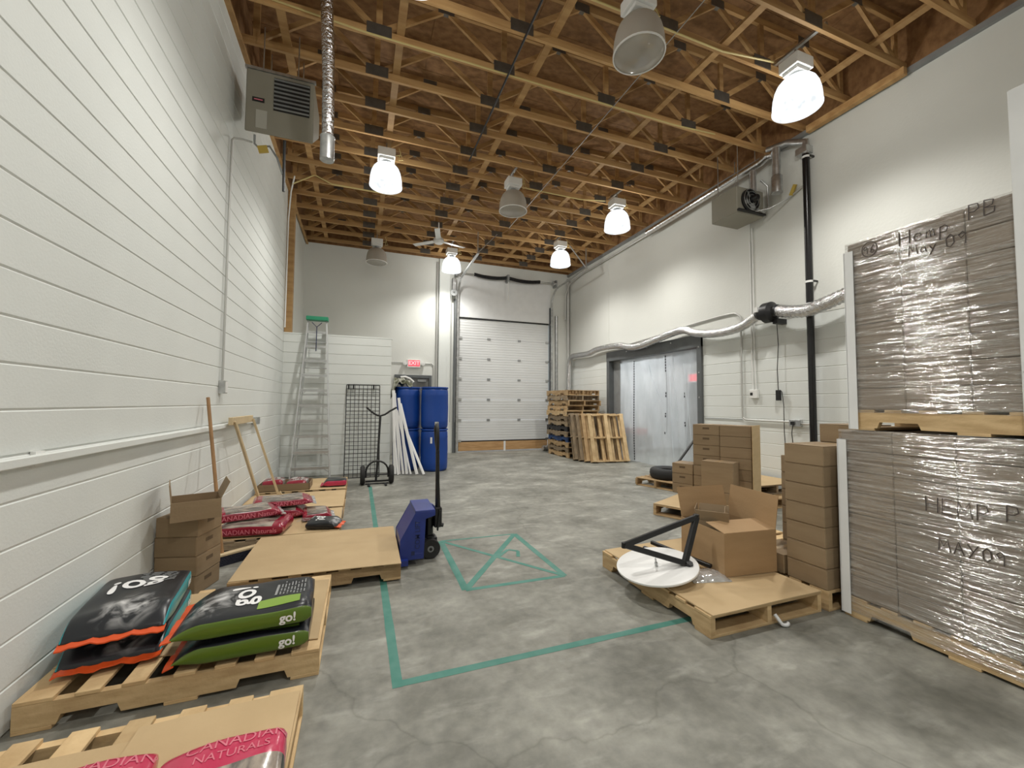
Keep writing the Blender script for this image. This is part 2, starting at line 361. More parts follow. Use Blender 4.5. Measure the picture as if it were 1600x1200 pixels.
# --- left wall: backing slab and block courses (recessed joints)
wl=struct(G().bb(XL-.25,XL-.006,YR,9.04,0,HD).build('wall_left','mortar'),'white painted concrete block wall beside the floor pallets')
def course_mesh(L, z0, z1, d=.012, j=.0028):
    g=G(); b=.0055        # face towards +x at 0, joints bevelled back
    z0+=j; z1-=j
    poly=[(-d-.03,z0),(-b,z0),(0,z0+b),(0,z1-b),(-b,z1),(-d-.03,z1)]
    g.prism(poly,0,L,'y'); return g
nco=int(HD/CO)+1
cm=course_mesh(9.04-YR,0,CO).mesh('block_course','paint')
for k in range(nco-1): obj('block_course',cm,wl,(XL,YR,k*CO))
obj('block_course', course_mesh(9.04-YR,0,HD-(nco-1)*CO).mesh('block_course','paint'), wl,(XL,YR,(nco-1)*CO))
struct(G().bb(XL-.25,XL-.02,9.04,YB+.2,0,HD).build('wall_left_rear','drywall'),'pale wall strip above the small block room')
# --- right wall with the doorway to the cold room
D0,D1,DZ=6.38,9.70,2.86
g=G(); g.bb(XR+.006,XR+.22,YR,D0,0,2.95).bb(XR+.006,XR+.22,D1,YB+.2,0,2.95).bb(XR+.006,XR+.22,D0,D1,DZ,2.95)
wr=struct(g.build('wall_right','mortar'),'white block wall with wide doorway below smooth upper wall')
def rcourse(y0,y1,k):
    me=course_mesh(y1-y0,0,CO).mesh('block_course','paint'); o=obj('block_course',me,wr,(XR,y1,k*CO),(0,0,pi)); return o
_c={}
for k in range(14):
    for y0,y1 in ((YR,D0),(D1,YB)):
        if (y0,y1) not in _c: _c[(y0,y1)]=course_mesh(y1-y0,0,CO).mesh('block_course','paint')
        obj('block_course',_c[(y0,y1)],wr,(XR,y1,k*CO),(0,0,pi))
# smooth upper panels with vertical seams
seams=[YR,5.24,9.66,YB]
for i in range(3):
    o=G().bb(XR-.004,XR+.22,seams[i]+.003,seams[i+1]-.003,14*CO,HD).build('upper_panel','drywall',wr,bevel=.003)
# --- back wall with the overhead door opening
GX0,GX1,GZ=2.70,5.72,4.03
g=G(); g.bb(XL-.2,GX0,YB,YB+.2,0,HD).bb(GX1,XR+.2,YB,YB+.2,0,HD).bb(GX0,GX1,YB,YB+.2,GZ,HD)
struct(g.build('wall_back','paint_grey'),'light grey end wall around the overhead door')
struct(G().bb(XL-.25,XR+.25,YR-.2,YR,0,HD).build('wall_rear','paint'),'white wall at the near end of the room')
# --- small white block room in the corner
sw=struct(G().bb(XL-.05,.60,9.045,YB+.02,0,2.80).build('wall_partition','mortar'),'white block partition of a small corner room')
for k in range(14):
    z1=min((k+1)*CO,2.80)
    if k*CO<2.8:
        g=G(); g.bb(XL,.61,9.033,9.06,k*CO+.003,z1-.003); g.build('block_course','paint',sw,bevel=.004)
o=G().bb(XL-.02,.62,9.03,YB,2.80,2.83).build('wall_cap','paint',sw)
# --- ceiling: roof deck sheets
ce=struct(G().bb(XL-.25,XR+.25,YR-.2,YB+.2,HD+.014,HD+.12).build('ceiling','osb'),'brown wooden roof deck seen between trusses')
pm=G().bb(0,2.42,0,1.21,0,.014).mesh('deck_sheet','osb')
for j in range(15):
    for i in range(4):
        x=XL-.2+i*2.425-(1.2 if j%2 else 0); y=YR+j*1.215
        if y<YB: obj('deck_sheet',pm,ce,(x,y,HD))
# --- roof trusses
XB=[-1.25,.12,1.66,3.2,4.68,6.2]; XT=[-.55,.9,2.45,3.95,5.45]
TM={}
TM['bottom_chord']=G().bb(XL+.02,XR-.02,-.019,.019,0,.089).mesh('bottom_chord','truss_wood')
TM['top_chord']=G().bb(XL+.02,XR-.02,-.019,.019,HD-H-.09,HD-H-.002).mesh('top_chord','truss_wood')
webs=[]
for x in XB: webs.append(G().bar((x,0,.085),(x,0,HD-H-.09),.07,.034,(0,1,0)).mesh('web','truss_wood'))
for i,x in enumerate(XT):
    for xb in (XB[i],XB[i+1]):
        webs.append(G().bar((xb,0,.06),(x,0,HD-H-.06),.064,.034,(0,1,0)).mesh('web','truss_wood'))
gp=[]
for x in XB[1:-1]: gp.append(G().bb(x-.14,x+.14,-.0225,.0225,.008,.15).mesh('gusset_plate','gusset'))
for x in XT: gp.append(G().bb(x-.10,x+.10,-.0225,.0225,HD-H-.12,HD-H-.015).mesh('gusset_plate','gusset'))
TY=[1.12+.623*k for k in range(-10,18)]
for k,y in enumerate(TY):
    if y>YB-.05: continue
    t=bpy.data.objects.new('roof_truss',None); C.objects.link(t); t.location=(0,y,H); t.empty_display_size=.1
    struct(t,'open web wooden roof truss spanning wall to wall'); t['group']='roof trusses under the deck'
    obj('bottom_chord',TM['bottom_chord'],t); obj('top_chord',TM['top_chord'],t)
    for w in webs: obj('web',w,t)
    for w in gp: obj('gusset_plate',w,t)
for x in (.36,2.06,4.04,5.72,-.92):
    o=G().bb(x-.045,x+.045,.4,YB-.15,H+.09,H+.128).build('lateral_brace','truss_wood'); struct(o,'long wooden brace lying across the truss chords')
# wall plates along both walls
struct(G().bb(XR-.06,XR-.004,YR,YB,H-.07,H-.002).build('trim_1','steel_grey'),'grey steel angle under the truss ends')
struct(G().bb(XL,XL+.05,YR,YB,H-.045,H-.002).build('trim_2','truss_wood'),'wooden plate under the truss ends')
struct(G().bb(XL,XL+.13,9.06,9.2,2.835,H-.05).build('trim_3','truss_wood'),'bare wooden post standing on the small block room')
struct(G().bb(XR-.14,XR-.064,2.95,4.15,H-.10,H-.003).build('trim_4','truss_wood'),'wooden blocking board at the top of the right wall')
for n_,b_ in (('trim_10',(XR-.018,XR-.0045,YR,YB,H,HD)),('trim_11',(XL+.0005,XL+.014,YR,YB,H,HD)),('trim_12',(XL+.015,XR-.02,YB-.016,YB-.001,H+.02,HD))): struct(G().bb(*b_).build(n_,'osb'),'brown board closing the truss ends above the wall')
# --- pilaster beside the overhead door
struct(G().bb(2.12,2.44,YB-.10,YB,0,H-.003).build('trim_5','paint',bevel=.006),'white pilaster on the end wall beside the overhead door')
# ---------------------------------------------------------------- overhead door
gd=bpy.data.objects.new('door_1',None); C.objects.link(gd); gd.location=(0,YB+.03,0); struct(gd,'white sectional overhead door with ribbed panels'); gd.empty_display_size=.1
zs=[.33+i*(GZ-.33)/6 for i in range(7)]
def section(h):
    prof=[]; n=8
    for i in range(n):
        a=h*i/n; b=h*(i+1)/n
        prof += [(0,a+.004),(0,b-.016),(.007,b-.012),(.007,b-.002)]
    poly=[(y-.0,z) for y,z in prof]
    pts=[(.045,.003)]+[(-.012+y,z) for y,z in poly]+[(.045,h-.003)]
    return pts
for i in range(6):
    h=zs[i+1]-zs[i]; g=G(); g.prism(section(h),GX0+.04,GX1-.04,'x'); me=g.mesh('door_section','door_panel')
    s=obj('door_section',me,gd,(0,0,zs[i]))
    if i:
        for x in (GX0+.98,GX0+1.98): G().bb(x-.05,x+.05,-.03,-.012,-.03,.035).build('hinge','steel_grey',s,bevel=.004)
    for x in (GX0+.08,GX1-.08): G().bb(x-.05,x+.06,-.035,-.012,-.03,.04).build('edge_hinge','galv',s)
G().bb(GX0+.03,GX1-.03,-.03,.05,GZ-.035,GZ+.012).build('top_seal','black',gd); G().bb(GX0+.03,GX1-.03,-.02,.05,.30,.333).build('bottom_seal','black',gd)
for x0,x1 in ((GX0+.06,4.18),(4.24,GX1-.06)):
    G().bb(x0,x1,-.02,.04,.03,.30).build('kick_plank','plank_pine',gd,bevel=.005)
G().bb(4.18,4.24,-.03,.04,.0,.30).build('plank_joint','white_board',gd)
struct(G().bb(GX0-.03,GX1+.03,YB-.005,YB,GZ+.02,5.32).build('trim_6','white_board'),'white rectangle on the wall above the overhead door')  # thin white slab, paler than the wall around it
for n,x0,x1 in (('trim_7',GX0-.13,GX0+.01),('trim_8',GX1-.01,GX1+.10)):
    struct(G().bb(x0,x1,YB-.06,YB+.02,0,4.55).build(n,'frame_grey'),'dark grey steel jamb of the overhead door')
# tracks
def arc(c,r,a0,a1,n,f): return [f(c[0]+r*cos(a0+(a1-a0)*i/n),c[1]+r*sin(a0+(a1-a0)*i/n)) for i in range(n+1)]
for nm,x in (('left',GX0-.02),('right',GX1+.04)):
    t=thing('door_track',f'galvanised curved door track on the {"pilaster" if nm=="left" else "pallet stack"} side of the overhead door','door track',(x,0,0))
    pts=[(0,YB-.1,.0),(0,YB-.1,2),(0,YB-.1,4.55)]+[(0,YB-.1-.5+.5*cos(a),4.6+.5*sin(a)) for a in [i*pi/2/8 for i in range(1,9)]]+[(0,10.6,5.13),(0,9.7,5.18)]
    g=G()
    for a,b in zip(pts,pts[1:]): g.bar(a,b,.028,.055,(1,0,0))
    g.build('track','galv',t)
    G().bar((0,9.75,5.2),(0,9.75,H+.02),.02,.035,(0,1,0)).build('hanger','galv',t); G().bar((0,9.75,5.2),(.5 if nm=='left' else -.5,9.75,H+.03),.02,.03,(0,1,0)).build('hanger','galv',t)
    for z in (.4,1.0,1.6,2.2,2.8,3.4,4.0): G().bb(-.03,.03,YB-.11,YB-.04,z-.03,z+.03).build('bracket','galv',t)
ts=thing('spring_shaft','steel shaft with two dark counterbalance springs above the overhead door','door spring',(0,YB-.16,5.33))
G().tube([(GX0-.12,0,.0),(GX1+.16,0,0)],.016).build('shaft','galv',ts)
for x0,x1 in ((3.15,4.18),(4.28,5.32)):
    g=G(); n=26
    for i in range(n):
        a=x0+(x1-x0)*i/n; zc=-.05*sin(pi*(i+.5)/n); g.lathe([(.035,0),(.055,.01),(.055,.028),(.035,.038)],10,(a,0,zc),Matrix.Rotation(pi/2,3,'Y'))
    g.build('spring','black',ts,smooth=40)
for x in (GX0-.05,GX1+.1): G().lathe([(.02,-.05),(.09,-.05),(.09,-.035),(.06,-.03),(.06,.03),(.09,.035),(.09,.05),(.02,.05)],16,(x,0,0),Matrix.Rotation(pi/2,3,'Y')).build('cable_drum','galv',ts,smooth=40)
for x in (GX0-.1,4.23,GX1+.15): G().bb(x-.03,x+.03,-.05,.155,-.12,.10).build('bearing_bracket','steel_grey',ts)
tag(G().tube([(4.23,YB-.19,5.30),(4.235,YB-.19,5.0),(4.24,YB-.185,4.72),(4.27,YB-.18,4.60)],.012).build('pull_rope','white_plastic'),'white rope hanging from the overhead door shaft','rope')
g=thing('chain_hoist','steel chain hoist box on the left jamb of the overhead door','chain hoist',(GX0-.155,YB-.14,4.8)); G().bb(-.06,.06,-.05,.08,-.15,.35).build('gearbox','galv',g,bevel=.01); G().lathe([(.02,-.02),(.10,-.02),(.10,.02),(.02,.02)],16,(-.02,-.07,-.1),Matrix.Rotation(pi/2,3,'X')).build('chain_wheel','steel_grey',g)
for dx in (-.09,.05): G().tube([(dx,-.07,-.1),(dx,-.06,-2.2),(dx,-.05,-3.9)],.008,6).build('chain','steel_grey',g)
# steel door, exit sign, conduits on the end wall
d2=bpy.data.objects.new('door_2',None); C.objects.link(d2); d2.location=(1.42,YB,0); struct(d2,'dark grey steel exit door behind the blue barrels'); d2.empty_display_size=.1
G().bb(-.44,.44,-.03,-.005,0,2.16).build('door_leaf','door_dark',d2,bevel=.004)
g=G(); g.bb(-.52,-.445,-.06,-.002,0,2.25).bb(.445,.52,-.06,-.002,0,2.25).bb(-.445,.445,-.06,-.002,2.165,2.25); g.build('door_frame','frame_grey',d2,bevel=.004)
G().bb(.12,.36,-.075,-.03,2.06,2.12).build('door_closer','steel_grey',d2)
G().bb(.36,.42,-.07,-.03,.98,1.06).build('handle','galv',d2)
ex=thing('exit_sign','small red illuminated EXIT sign above the steel door','exit sign',(1.43,YB,2.58))
G().bb(-.19,.19,-.07,-.0,-.12,.11).build('housing','white_plastic',ex,bevel=.008); G().bb(-.16,.16,-.074,-.069,-.08,.09).build('face','exit_red',ex)
put_text(text_mesh('EXIT',.15,bold=.02),'exit_letters',lambda x,y:(x,-.0755,y+.005),ex)
for s in (-1,1): G().lathe([(.0,-.03),(.05,-.03),(.06,.04),(.0,.045)],12,(s*.25,-.06,.0),Matrix.Rotation(pi/2,3,'X')).build('lamp_head','white_plastic',ex,smooth=40); G().bar((s*.18,-.04,0),(s*.25,-.04,0),.02,.02).build('lamp_arm','white_plastic',ex)
tag(G().tube([(1.72,YB-.02,2.6),(1.93,YB-.02,2.6),(1.985,YB-.02,2.55),(1.99,YB-.02,2.2),(1.99,YB-.02,.3)],.012).build('conduit','conduit'),'thin conduit dropping beside the steel exit door','conduit')
tag(G().tube([(.61,YB-.02,2.6),(1.14,YB-.02,2.6)],.012).build('conduit','conduit'),'short conduit from partition to EXIT sign','conduit')
tag(G().tube([(2.07,YB-.04,0),(2.07,YB-.04,5.6)],.03).build('wall_pipe','conduit',smooth=40),'grey vertical pipe beside the white pilaster','pipe')
tag(G().tube([(XR-.07,YB-.09,0),(XR-.07,YB-.09,5.55)],.045,12).build('wall_pipe','conduit',smooth=40),'thick grey pipe in the corner behind the pallet stack','pipe')
tag(G().tube([(XR-.16,YB-.06,4.2),(XR-.16,YB-.08,5.0),(XR-.12,YB-.3,5.35),(XR-.07,YB-.9,5.46),(XR-.07,7.7,5.5)],.022).build('conduit','conduit',smooth=40),'grey conduit bending from the corner along the upper right wall','conduit')
tag(G().tube([(5.95,YB-.05,0),(5.95,YB-.05,4.3)],.05,12).build('wall_pipe','galv',smooth=40),'shiny downpipe between overhead door and corner','pipe')
# ---------------------------------------------------------------- cold room behind the doorway
cr=(XR+.2,10.1,5.4,11.2,3.3)
struct(G().bb(10.1,10.25,5.2,11.4,0,3.3).build('wall_coldroom_end','white_board'),'pale panel wall inside the cold room'); struct(G().bb(XR+.2,10.2,5.2,5.4,0,3.3).build('wall_coldroom_near','white_board')); struct(G().bb(XR+.2,10.2,11.2,11.4,0,3.3).build('wall_coldroom_far','white_board'))
struct(G().bb(XR+.2,10.25,5.2,11.4,3.3,3.4).build('ceiling_coldroom','white_board'))
g=thing('ceiling_light','long tube light on the cold room ceiling behind the plastic','light fixture',(7.5,8.3,3.3)); G().bb(-.08,.08,-.7,.7,-.06,0).build('housing','white_plastic',g); G().bb(-.06,.06,-.68,.68,-.08,-.06).build('diffuser','tube_light',g)
ex2=thing('exit_sign','red illuminated sign glowing behind the plastic curtain','exit sign',(7.2,7.36,2.06)); G().bb(-.03,.03,-.2,.2,-.1,.12).build('housing','white_plastic',ex2); G().bb(-.036,-.03,-.17,.17,-.07,.09).build('face','exit_red',ex2); G().bb(.0,.02,-.03,.03,.12,1.24).build('stand','steel_grey',ex2)
d3=struct(G().bb(10.06,10.1,9.75,10.75,0,2.2).build('door_3','frame_grey',bevel=.004),'grey door inside the cold room')
tr=thing('floor_cart','dark low cart standing behind the plastic curtain','cart',(8.0,10.6,0)); G().bb(-.3,.3,-.4,.4,.15,.55).build('deck','frame_grey',tr); G().bb(-.2,.2,-.3,.3,.55,.72).build('load','bag_red',tr)
for sx in (-1,1):
    for sy in (-1,1): G().lathe([(0,-.02),(.075,-.02),(.075,.02),(0,.02)],12,(sx*.24,sy*.3,.075),Matrix.Rotation(pi/2,3,'Y')).build('wheel','rubber',tr)
# doorway frame
fr=bpy.data.objects.new('trim_9',None); C.objects.link(fr); struct(fr,'dark grey steel frame of the cold room doorway'); fr.empty_display_size=.1
G().bb(XR-.05,XR+.24,D1-.10,D1+.02,0,DZ).build('jamb','frame_grey',fr,bevel=.004); G().bb(XR-.05,XR+.24,D0-.02,D0+.10,0,DZ).build('jamb','frame_grey',fr,bevel=.004)
G().bb(XR-.055,XR+.24,D0-.02,D1+.02,DZ-.24,DZ+.01).build('head','frame_grey',fr,bevel=.004)
G().bb(XR+.1,XR+.24,D1-.4,D1-.1,0,DZ-.24).build('inner_jamb','steel_grey',fr,bevel=.004)
for y in (D0+.04,):
    for z in (.5,1.0,1.6,2.1,2.62): G().lathe([(0,-.006),(.016,-.006),(.016,.0),(0,.0)],8,(XR-.05,y,z),Matrix.Rotation(pi/2,3,'Y')).build('bolt','galv',fr)
for y in (7.2,8.0,8.8): G().lathe([(0,-.006),(.016,-.006),(.016,.0),(0,.0)],8,(XR-.055,y,DZ-.06),Matrix.Rotation(pi/2,3,'Y')).build('bolt','galv',fr)
# plastic curtain
pc=thing('plastic_curtain','translucent plastic sheeting with dark zippers hanging in the cold room doorway','plastic curtain',(XR+.12,0,0))
g=G(); ny,nz_=70,26; y0,y1,z0,z1=D0+.09,D1-.11,.02,DZ-.235
def sx_(y,z):
    d=(y-y0)/(y1-y0); a=.012*sin(9*y+1.2*z)+.008*sin(23*y-2*z)
    k=max(0,1-abs(y-(7.15+.10*(z-1.3)))/.09)*.05+max(0,1-abs(y-(7.0-.16*(z-1.3)))/.06)*.04+max(0,1-abs(y-(7.75-.1*(2.4-z)))/.12)*.03
    return a-k*(1 if z<2.2 else .4)
vs=[(sx_(y0+(y1-y0)*i/ny,z0+(z1-z0)*j/nz_),y0+(y1-y0)*i/ny,z0+(z1-z0)*j/nz_) for j in range(nz_+1) for i in range(ny+1)]
fs=[(j*(ny+1)+i,j*(ny+1)+i+1,(j+1)*(ny+1)+i+1,(j+1)*(ny+1)+i) for j in range(nz_) for i in range(ny)]
g.add(vs,fs); g.build('sheet','plastic_sheet',pc,smooth=80)
def zipper(y,spans,name='zipper'):
    g=G()
    for a,b in spans:
        z=a
        while z<b:
            g.bb(sx_(y,z)-.012,sx_(y,z)-.004,y-.013,y+.013,z,min(z+.05,b)); z+=.065
    return g.build(name,'black',pc)
zipper(8.72,[(.05,2.55)]); zipper(7.58,[(2.2,2.58),(1.62,1.74),(1.16,1.26),(.78,.84)])
G().tube([(sx_(7.56,z)-.006,7.56-.02*(2.2-z),z) for z in (2.2,1.9,1.74,1.4,1.0,.8)],.004,5).build('zip_seam','steel_grey',pc)
zipper(7.0,[(1.6,1.72),(.98,1.08)])
for (ya,za),(yb,zb),w_ in (((7.02,2.35),(6.72,.05),.035),((6.82,2.3),(7.05,.05),.03),((7.45,2.35),(7.32,.05),.025),((7.30,2.5),(7.20,1.1),.02),((8.15,2.4),(7.75,1.5),.012)):
    q_=[(ya+(yb-ya)*i/14,za+(zb-za)*i/14) for i in range(15)]; g=G(); vs=[]
    for y_,z_ in q_: k_=sx_(y_,z_)-.006; vs+=[(k_,y_-w_/2,z_),(k_-.012,y_,z_),(k_,y_+w_/2,z_)]
    g.add(vs,[f for i in range(14) for f in ((3*i,3*i+1,3*i+4,3*i+3),(3*i+1,3*i+2,3*i+5,3*i+4))]); g.build('fold','plastic_sheet',pc,smooth=80)
# ================================================================ LAMPS
lamp_meshes={}
def lamp(x,y,lit,label,dz=0):
    t=thing('high_bay_lamp',label,'lamp',(x,y,H+dz),0,'high bay lamps under the trusses')
    if not lamp_meshes:
        g=G(); g.bb(-.14,.14,-.12,.12,-.19,-.05).bb(-.11,.11,-.095,.095,-.235,-.19); lamp_meshes['ballast_box']=g.mesh('ballast_box','white_plastic',bevel=.012,seg=2)
        lamp_meshes['hook']=G().tube([(0,0,-.05),(0,0,.0),(0,0,.09)],.012).mesh('hook','galv')
        lamp_meshes['neck']=G().lathe([(.0,-.235),(.055,-.235),(.05,-.27),(.075,-.285),(.075,-.31),(0,-.31)],16).mesh('neck','steel_grey',smooth=40)
        pr=[(.07,-.285),(.12,-.292),(.168,-.315),(.206,-.36),(.232,-.42),(.248,-.49),(.256,-.56),(.258,-.62),(.258,-.645)]
        inn=[(r-.006,z) for r,z in pr[::-1]]
        for nm,mt in (('on','dome_lit'),('off','dome_off')): lamp_meshes['dome_'+nm]=G().lathe(pr+inn,36).mesh('dome_shade',mt,smooth=60)
        rim=[(.252,-.645),(.264,-.645),(.264,-.658),(.252,-.658)]
        lamp_meshes['rim_off']=G().lathe(rim,36,closed=True).mesh('rim','white_gloss',smooth=40); lamp_meshes['rim_on']=G().lathe(rim,36,closed=True).mesh('rim','dome_lit',smooth=40)
        for nm,mt in (('on','lens_lit'),('off','lens_off')): lamp_meshes['lens_'+nm]=G().lathe([(.252,-.648),(.20,-.672),(.12,-.688),(.0,-.695)],36).mesh('lens',mt,smooth=60)
        lamp_meshes['bulb_off']=G().lathe([(.0,-.31),(.03,-.31),(.035,-.36),(.05,-.42),(.045,-.465),(.0,-.48)],14).mesh('bulb','white_gloss',smooth=60)
        lamp_meshes['bulb_on']=G().lathe([(.0,-.31),(.03,-.31),(.035,-.36),(.05,-.42),(.045,-.465),(.0,-.48)],14).mesh('bulb','lamp_bulb',smooth=60)
        lamp_meshes['cord']=G().tube([(.14,0,-.1),(.24,.02,-.06),(.27,.0,-.15),(.20,.0,-.17),(.23,.03,-.02),(.2,.02,.06)],.007,6).mesh('power_cord','cable',smooth=60)
    bx_=obj('ballast_box',lamp_meshes['ballast_box'],t); obj('hook',lamp_meshes['hook'],bx_); obj('power_cord',lamp_meshes['cord'],bx_); obj('neck',lamp_meshes['neck'],t)
    dm_=obj('dome_shade',lamp_meshes['dome_on' if lit else 'dome_off'],t); obj('rim',lamp_meshes['rim_on' if lit else 'rim_off'],dm_); obj('lens',lamp_meshes['lens_on' if lit else 'lens_off'],dm_); obj('bulb',lamp_meshes['bulb_on' if lit else 'bulb_off'],t)
    if abs(x-.34)>.05:
        ya=max(q for q in TY+[-9,-5.1,-1.4] if q<=y); yb=min(q for q in TY+[-3,-.0] if q>y); G().bb(-.02,.02,ya-y-.019,yb-y+.019,.0895,.118).build('mounting_bar','galv',t)
    if lit:
        ld=bpy.data.lights.new('lamp_light','SPOT'); ld.energy=LAMP_W*1.35; ld.color=(1,.98,.925); ld.shadow_soft_size=.12; ld.spot_size=radians(152); ld.spot_blend=1.0
        lo=bpy.data.objects.new('lamp_light',ld); C.objects.link(lo); lo.parent=t; lo.location=(0,0,-.56)
        l2_=bpy.data.lights.new('bulb_light','POINT'); l2_.energy=LAMP_W*.36; l2_.color=(1,.975,.915); l2_.shadow_soft_size=.06
        l3_=bpy.data.objects.new('bulb_light',l2_); C.objects.link(l3_); l3_.parent=t; l3_.location=(0,0,-.50)
lamp(.33,7.0,1,'lit high bay lamp hanging past the end of the grille heater')
lamp(4.9,3.33,1,'lit high bay lamp above the black vertical drain pipe')
lamp(4.9,7.05,1,'lit high bay lamp above the cold room doorway')
lamp(4.82,9.45,1,'lit high bay lamp above the stack of pallets')
lamp(2.27,10.95,1,'lit high bay lamp beside the overhead door track')
lamp(2.62,3.37,0,'unlit high bay lamp above the taped floor square')
lamp(2.62,7.08,0,'unlit high bay lamp in the middle of the room')
lamp(.33,11.0,0,'unlit high bay lamp above the small block room')
lamp(.35,3.33,1,'lit high bay lamp above the pallet of bags')
for x,y,l in ((.33,-.4,'lit high bay lamp above the photographer on the bag side'),(4.9,-.4,'lit high bay lamp above the near end of the wrapped loads'),(2.62,-3.6,'lit high bay lamp by the near end wall')): lamp(x,y,1,l)
# ceiling fan
cf=thing('ceiling_fan','white ceiling fan hanging near the overhead door','ceiling fan',(1.70,9.75,H+.05))
G().tube([(0,0,.05),(0,0,-.32)],.014).build('downrod','white_plastic',cf); G().lathe([(.0,-.30),(.06,-.30),(.12,-.36),(.13,-.42),(.10,-.46),(0,-.47)],20).build('motor_housing','fan_white',cf,smooth=40)
for k in range(3):
    a=k*2*pi/3+.3; G().box((cos(a)*.42,sin(a)*.42,-.40),(.58,.12,.008),Rz(a)@Matrix.Rotation(.15,3,'X')).build('blade','fan_white',cf)
# cables and rods among the trusses
tag(G().tube([(XL+.2,4.83,H+.06),(0,4.825,H-.01),(1.2,4.82,H-.012),(3,4.825,H-.01),(4.4,4.825,H-.012),(5.2,4.83,H+.04)],.011,6).build('electric_cable','cable'),'yellow cable strung along a truss chord near the lamps','cable')
tag(G().tube([(1.2,3.58,H-.01),(2.6,3.575,H-.012),(4.0,3.58,H-.01),(4.75,3.5,H+.02)],.011,6).build('electric_cable','cable'),'yellow cable running to the lamp over the drain pipe','cable')
tag(G().tube([(XL+.15,8.5,H-.16),(-.9,8.52,H+.1),(-.6,8.54,H-.012),(.5,8.55,H-.012)],.014,6).build('electric_cable','cable'),'yellow cable looping from the left wall to a truss','cable')
tag(G().tube([(3.0,7.34,H-.01),(4.2,7.34,H-.012),(4.72,7.2,H-.02)],.012,6).build('electric_cable','cable'),'yellow cable running to the lamp over the cold room door','cable')
tag(G().tube([(1.70,1.0,H-.03),(1.70,6.8,H-.03)],.014,8).build('gas_pipe','black'),'thin black pipe crossing under the trusses','pipe')
tag(G().tube([(3.3,1.0,H-.012),(3.3,9.2,H-.012)],.006,6).build('guy_wire','galv'),'thin bright wire crossing under the trusses','wire')
tag(G().tube([(XL+.04,8.9,2.9),(XL+.05,8.85,4.2),(XL+.06,8.8,5.0),(XL+.12,8.6,5.45),(XL+.2,8.4,H-.05)],.012,6).build('electric_cable','white_plastic'),'white cable hanging beside the bare wooden post','cable')
# ================================================================ HEATERS
hl=thing('unit_heater','beige unit heater with black louvre grille hung by the left wall','heater',(-.925,5.2,4.48))
G().prism([(0,0),(.62,.44),(.62,.73),(0,.73)],-.345,.345,'x').build('cabinet','heater',hl,bevel=.01)
gr=G().bb(-.07,.30,-.004,.004,.30,.685).build('grille','grille',hl)
for i in range(8): G().box((.115,-.010,.325+i*.048),(.365,.022,.004),Matrix.Rotation(-.5,3,'X')).build('louvre','steel_grey',gr)
G().bb(-.28,-.16,-.004,0,.36,.41).build('nameplate','black',hl); G().bb(-.262,-.178,-.0055,-.004,.38,.392).build('nameplate_mark','bag_palepink',hl)
G().bb(-.24,-.13,-.004,0,.06,.27).build('rating_label','heater_label',hl)
for x,y in ((-.2,.1),(.16,.1),(-.2,.5),(.16,.5)): G().tube([(x,y,.73),(x,y,1.33)],.007,6).build('hanger_rod','galv',hl)
G().bb(-.36,.36,-.01,.03,.73,.76).build('top_channel','galv',hl)
fl=thing('flue_pipe','foil wrapped flue pipe hanging in front of the grille heater','flue pipe',(-.378,4.62,4.0))
G().tube([(0,0,.22),(.0,-.0,.5),(-.005,-.01,.8),(-.012,-.02,1.1),(-.03,-.06,1.5),(-.06,-.14,2.3)],[.055,.062,.058,.063,.063,.063],14).build('wrapped_pipe','foil',fl,smooth=60)
G().lathe([(.0,0),(.07,0),(.07,.24),(.075,.25),(.06,.25),(.0,.25)],20).build('end_cap','galv',fl,smooth=40)
gv=thing('gas_valve','yellow tagged gas line under the grille heater','gas line',(-1.15,5.25,4.38))
G().tube([(-.03,0,.1),(-.03,0,0),(.0,0,-.03),(.12,0,.0),(.2,0,-.12),(.26,0,-.3)],.012,8).build('pipe','steel_grey',gv,smooth=60); G().box((.06,-.02,-.06),(.10,.02,.08),Matrix.Rotation(-.3,3,'Y')).build('tag','yellow',gv); G().tube([(.27,0,.1),(.27,0,-.05),(.275,0,-.5)],.015,8).build('drop_pipe','black',gv)
hr=thing('unit_heater','beige unit heater with round fan hung by the right wall','heater',(6.0,5.14,4.6))
G().bb(-.3,.3,-.26,.26,0,.44).build('cabinet','heater',hr,bevel=.01)
rb=Matrix.Rotation(pi/2,3,'X')
G().lathe([(.0,.262),(.19,.262),(.19,.29),(.165,.30),(.165,.27),(.0,.27)],28,(-.02,0,.23),rb).build('fan_ring','black',hr,smooth=40)
for k in range(4):
    a=k*pi/2+.4; G().box((-.02+.085*cos(a),-.285,.23+.085*sin(a)),(.14,.006,.075),Matrix.Rotation(-a,3,'Y')@Matrix.Rotation(.4,3,'X')).build('fan_blade','steel_grey',hr)
G().lathe([(0,.27),(.055,.27),(.055,.40),(.04,.42),(0,.42)],16,(-.02,0,.23),rb).build('fan_motor','black_gloss',hr,smooth=40)
for r in (.08,.13,.18): G().tube([(-.02+r*cos(a),-.32,.23+r*sin(a)) for a in [i*2*pi/24 for i in range(25)]],.004,5).build('guard_ring','galv',hr)
for x,y in ((-.2,-.2),(.2,-.2),(-.2,.2),(.2,.2)): G().tube([(x,y,.44),(x,y,1.2)],.008,6).build('hanger_rod','galv',hr)
G().bb(-.3,.3,-.30,-.26,.02,.05).build('lower_flange','black',hr); G().tube([(.1,-.3,.1),(.22,-.32,.05),(.3,-.34,.12),(.3,-.34,.5),(.2,-.3,.6)],.016,8).build('gas_tube','galv',hr,smooth=60)
f2=thing('flue_duct','shiny foil flue duct sloping along the top of the right wall','flue duct',(6.22,0,0))
G().tube([(0,7.75,5.46),(0,6.2,5.49),(0,4.86,5.52),(0,4.72,5.56),(0,4.62,5.53)],.065,14).build('duct','foil_smooth',f2,smooth=60)
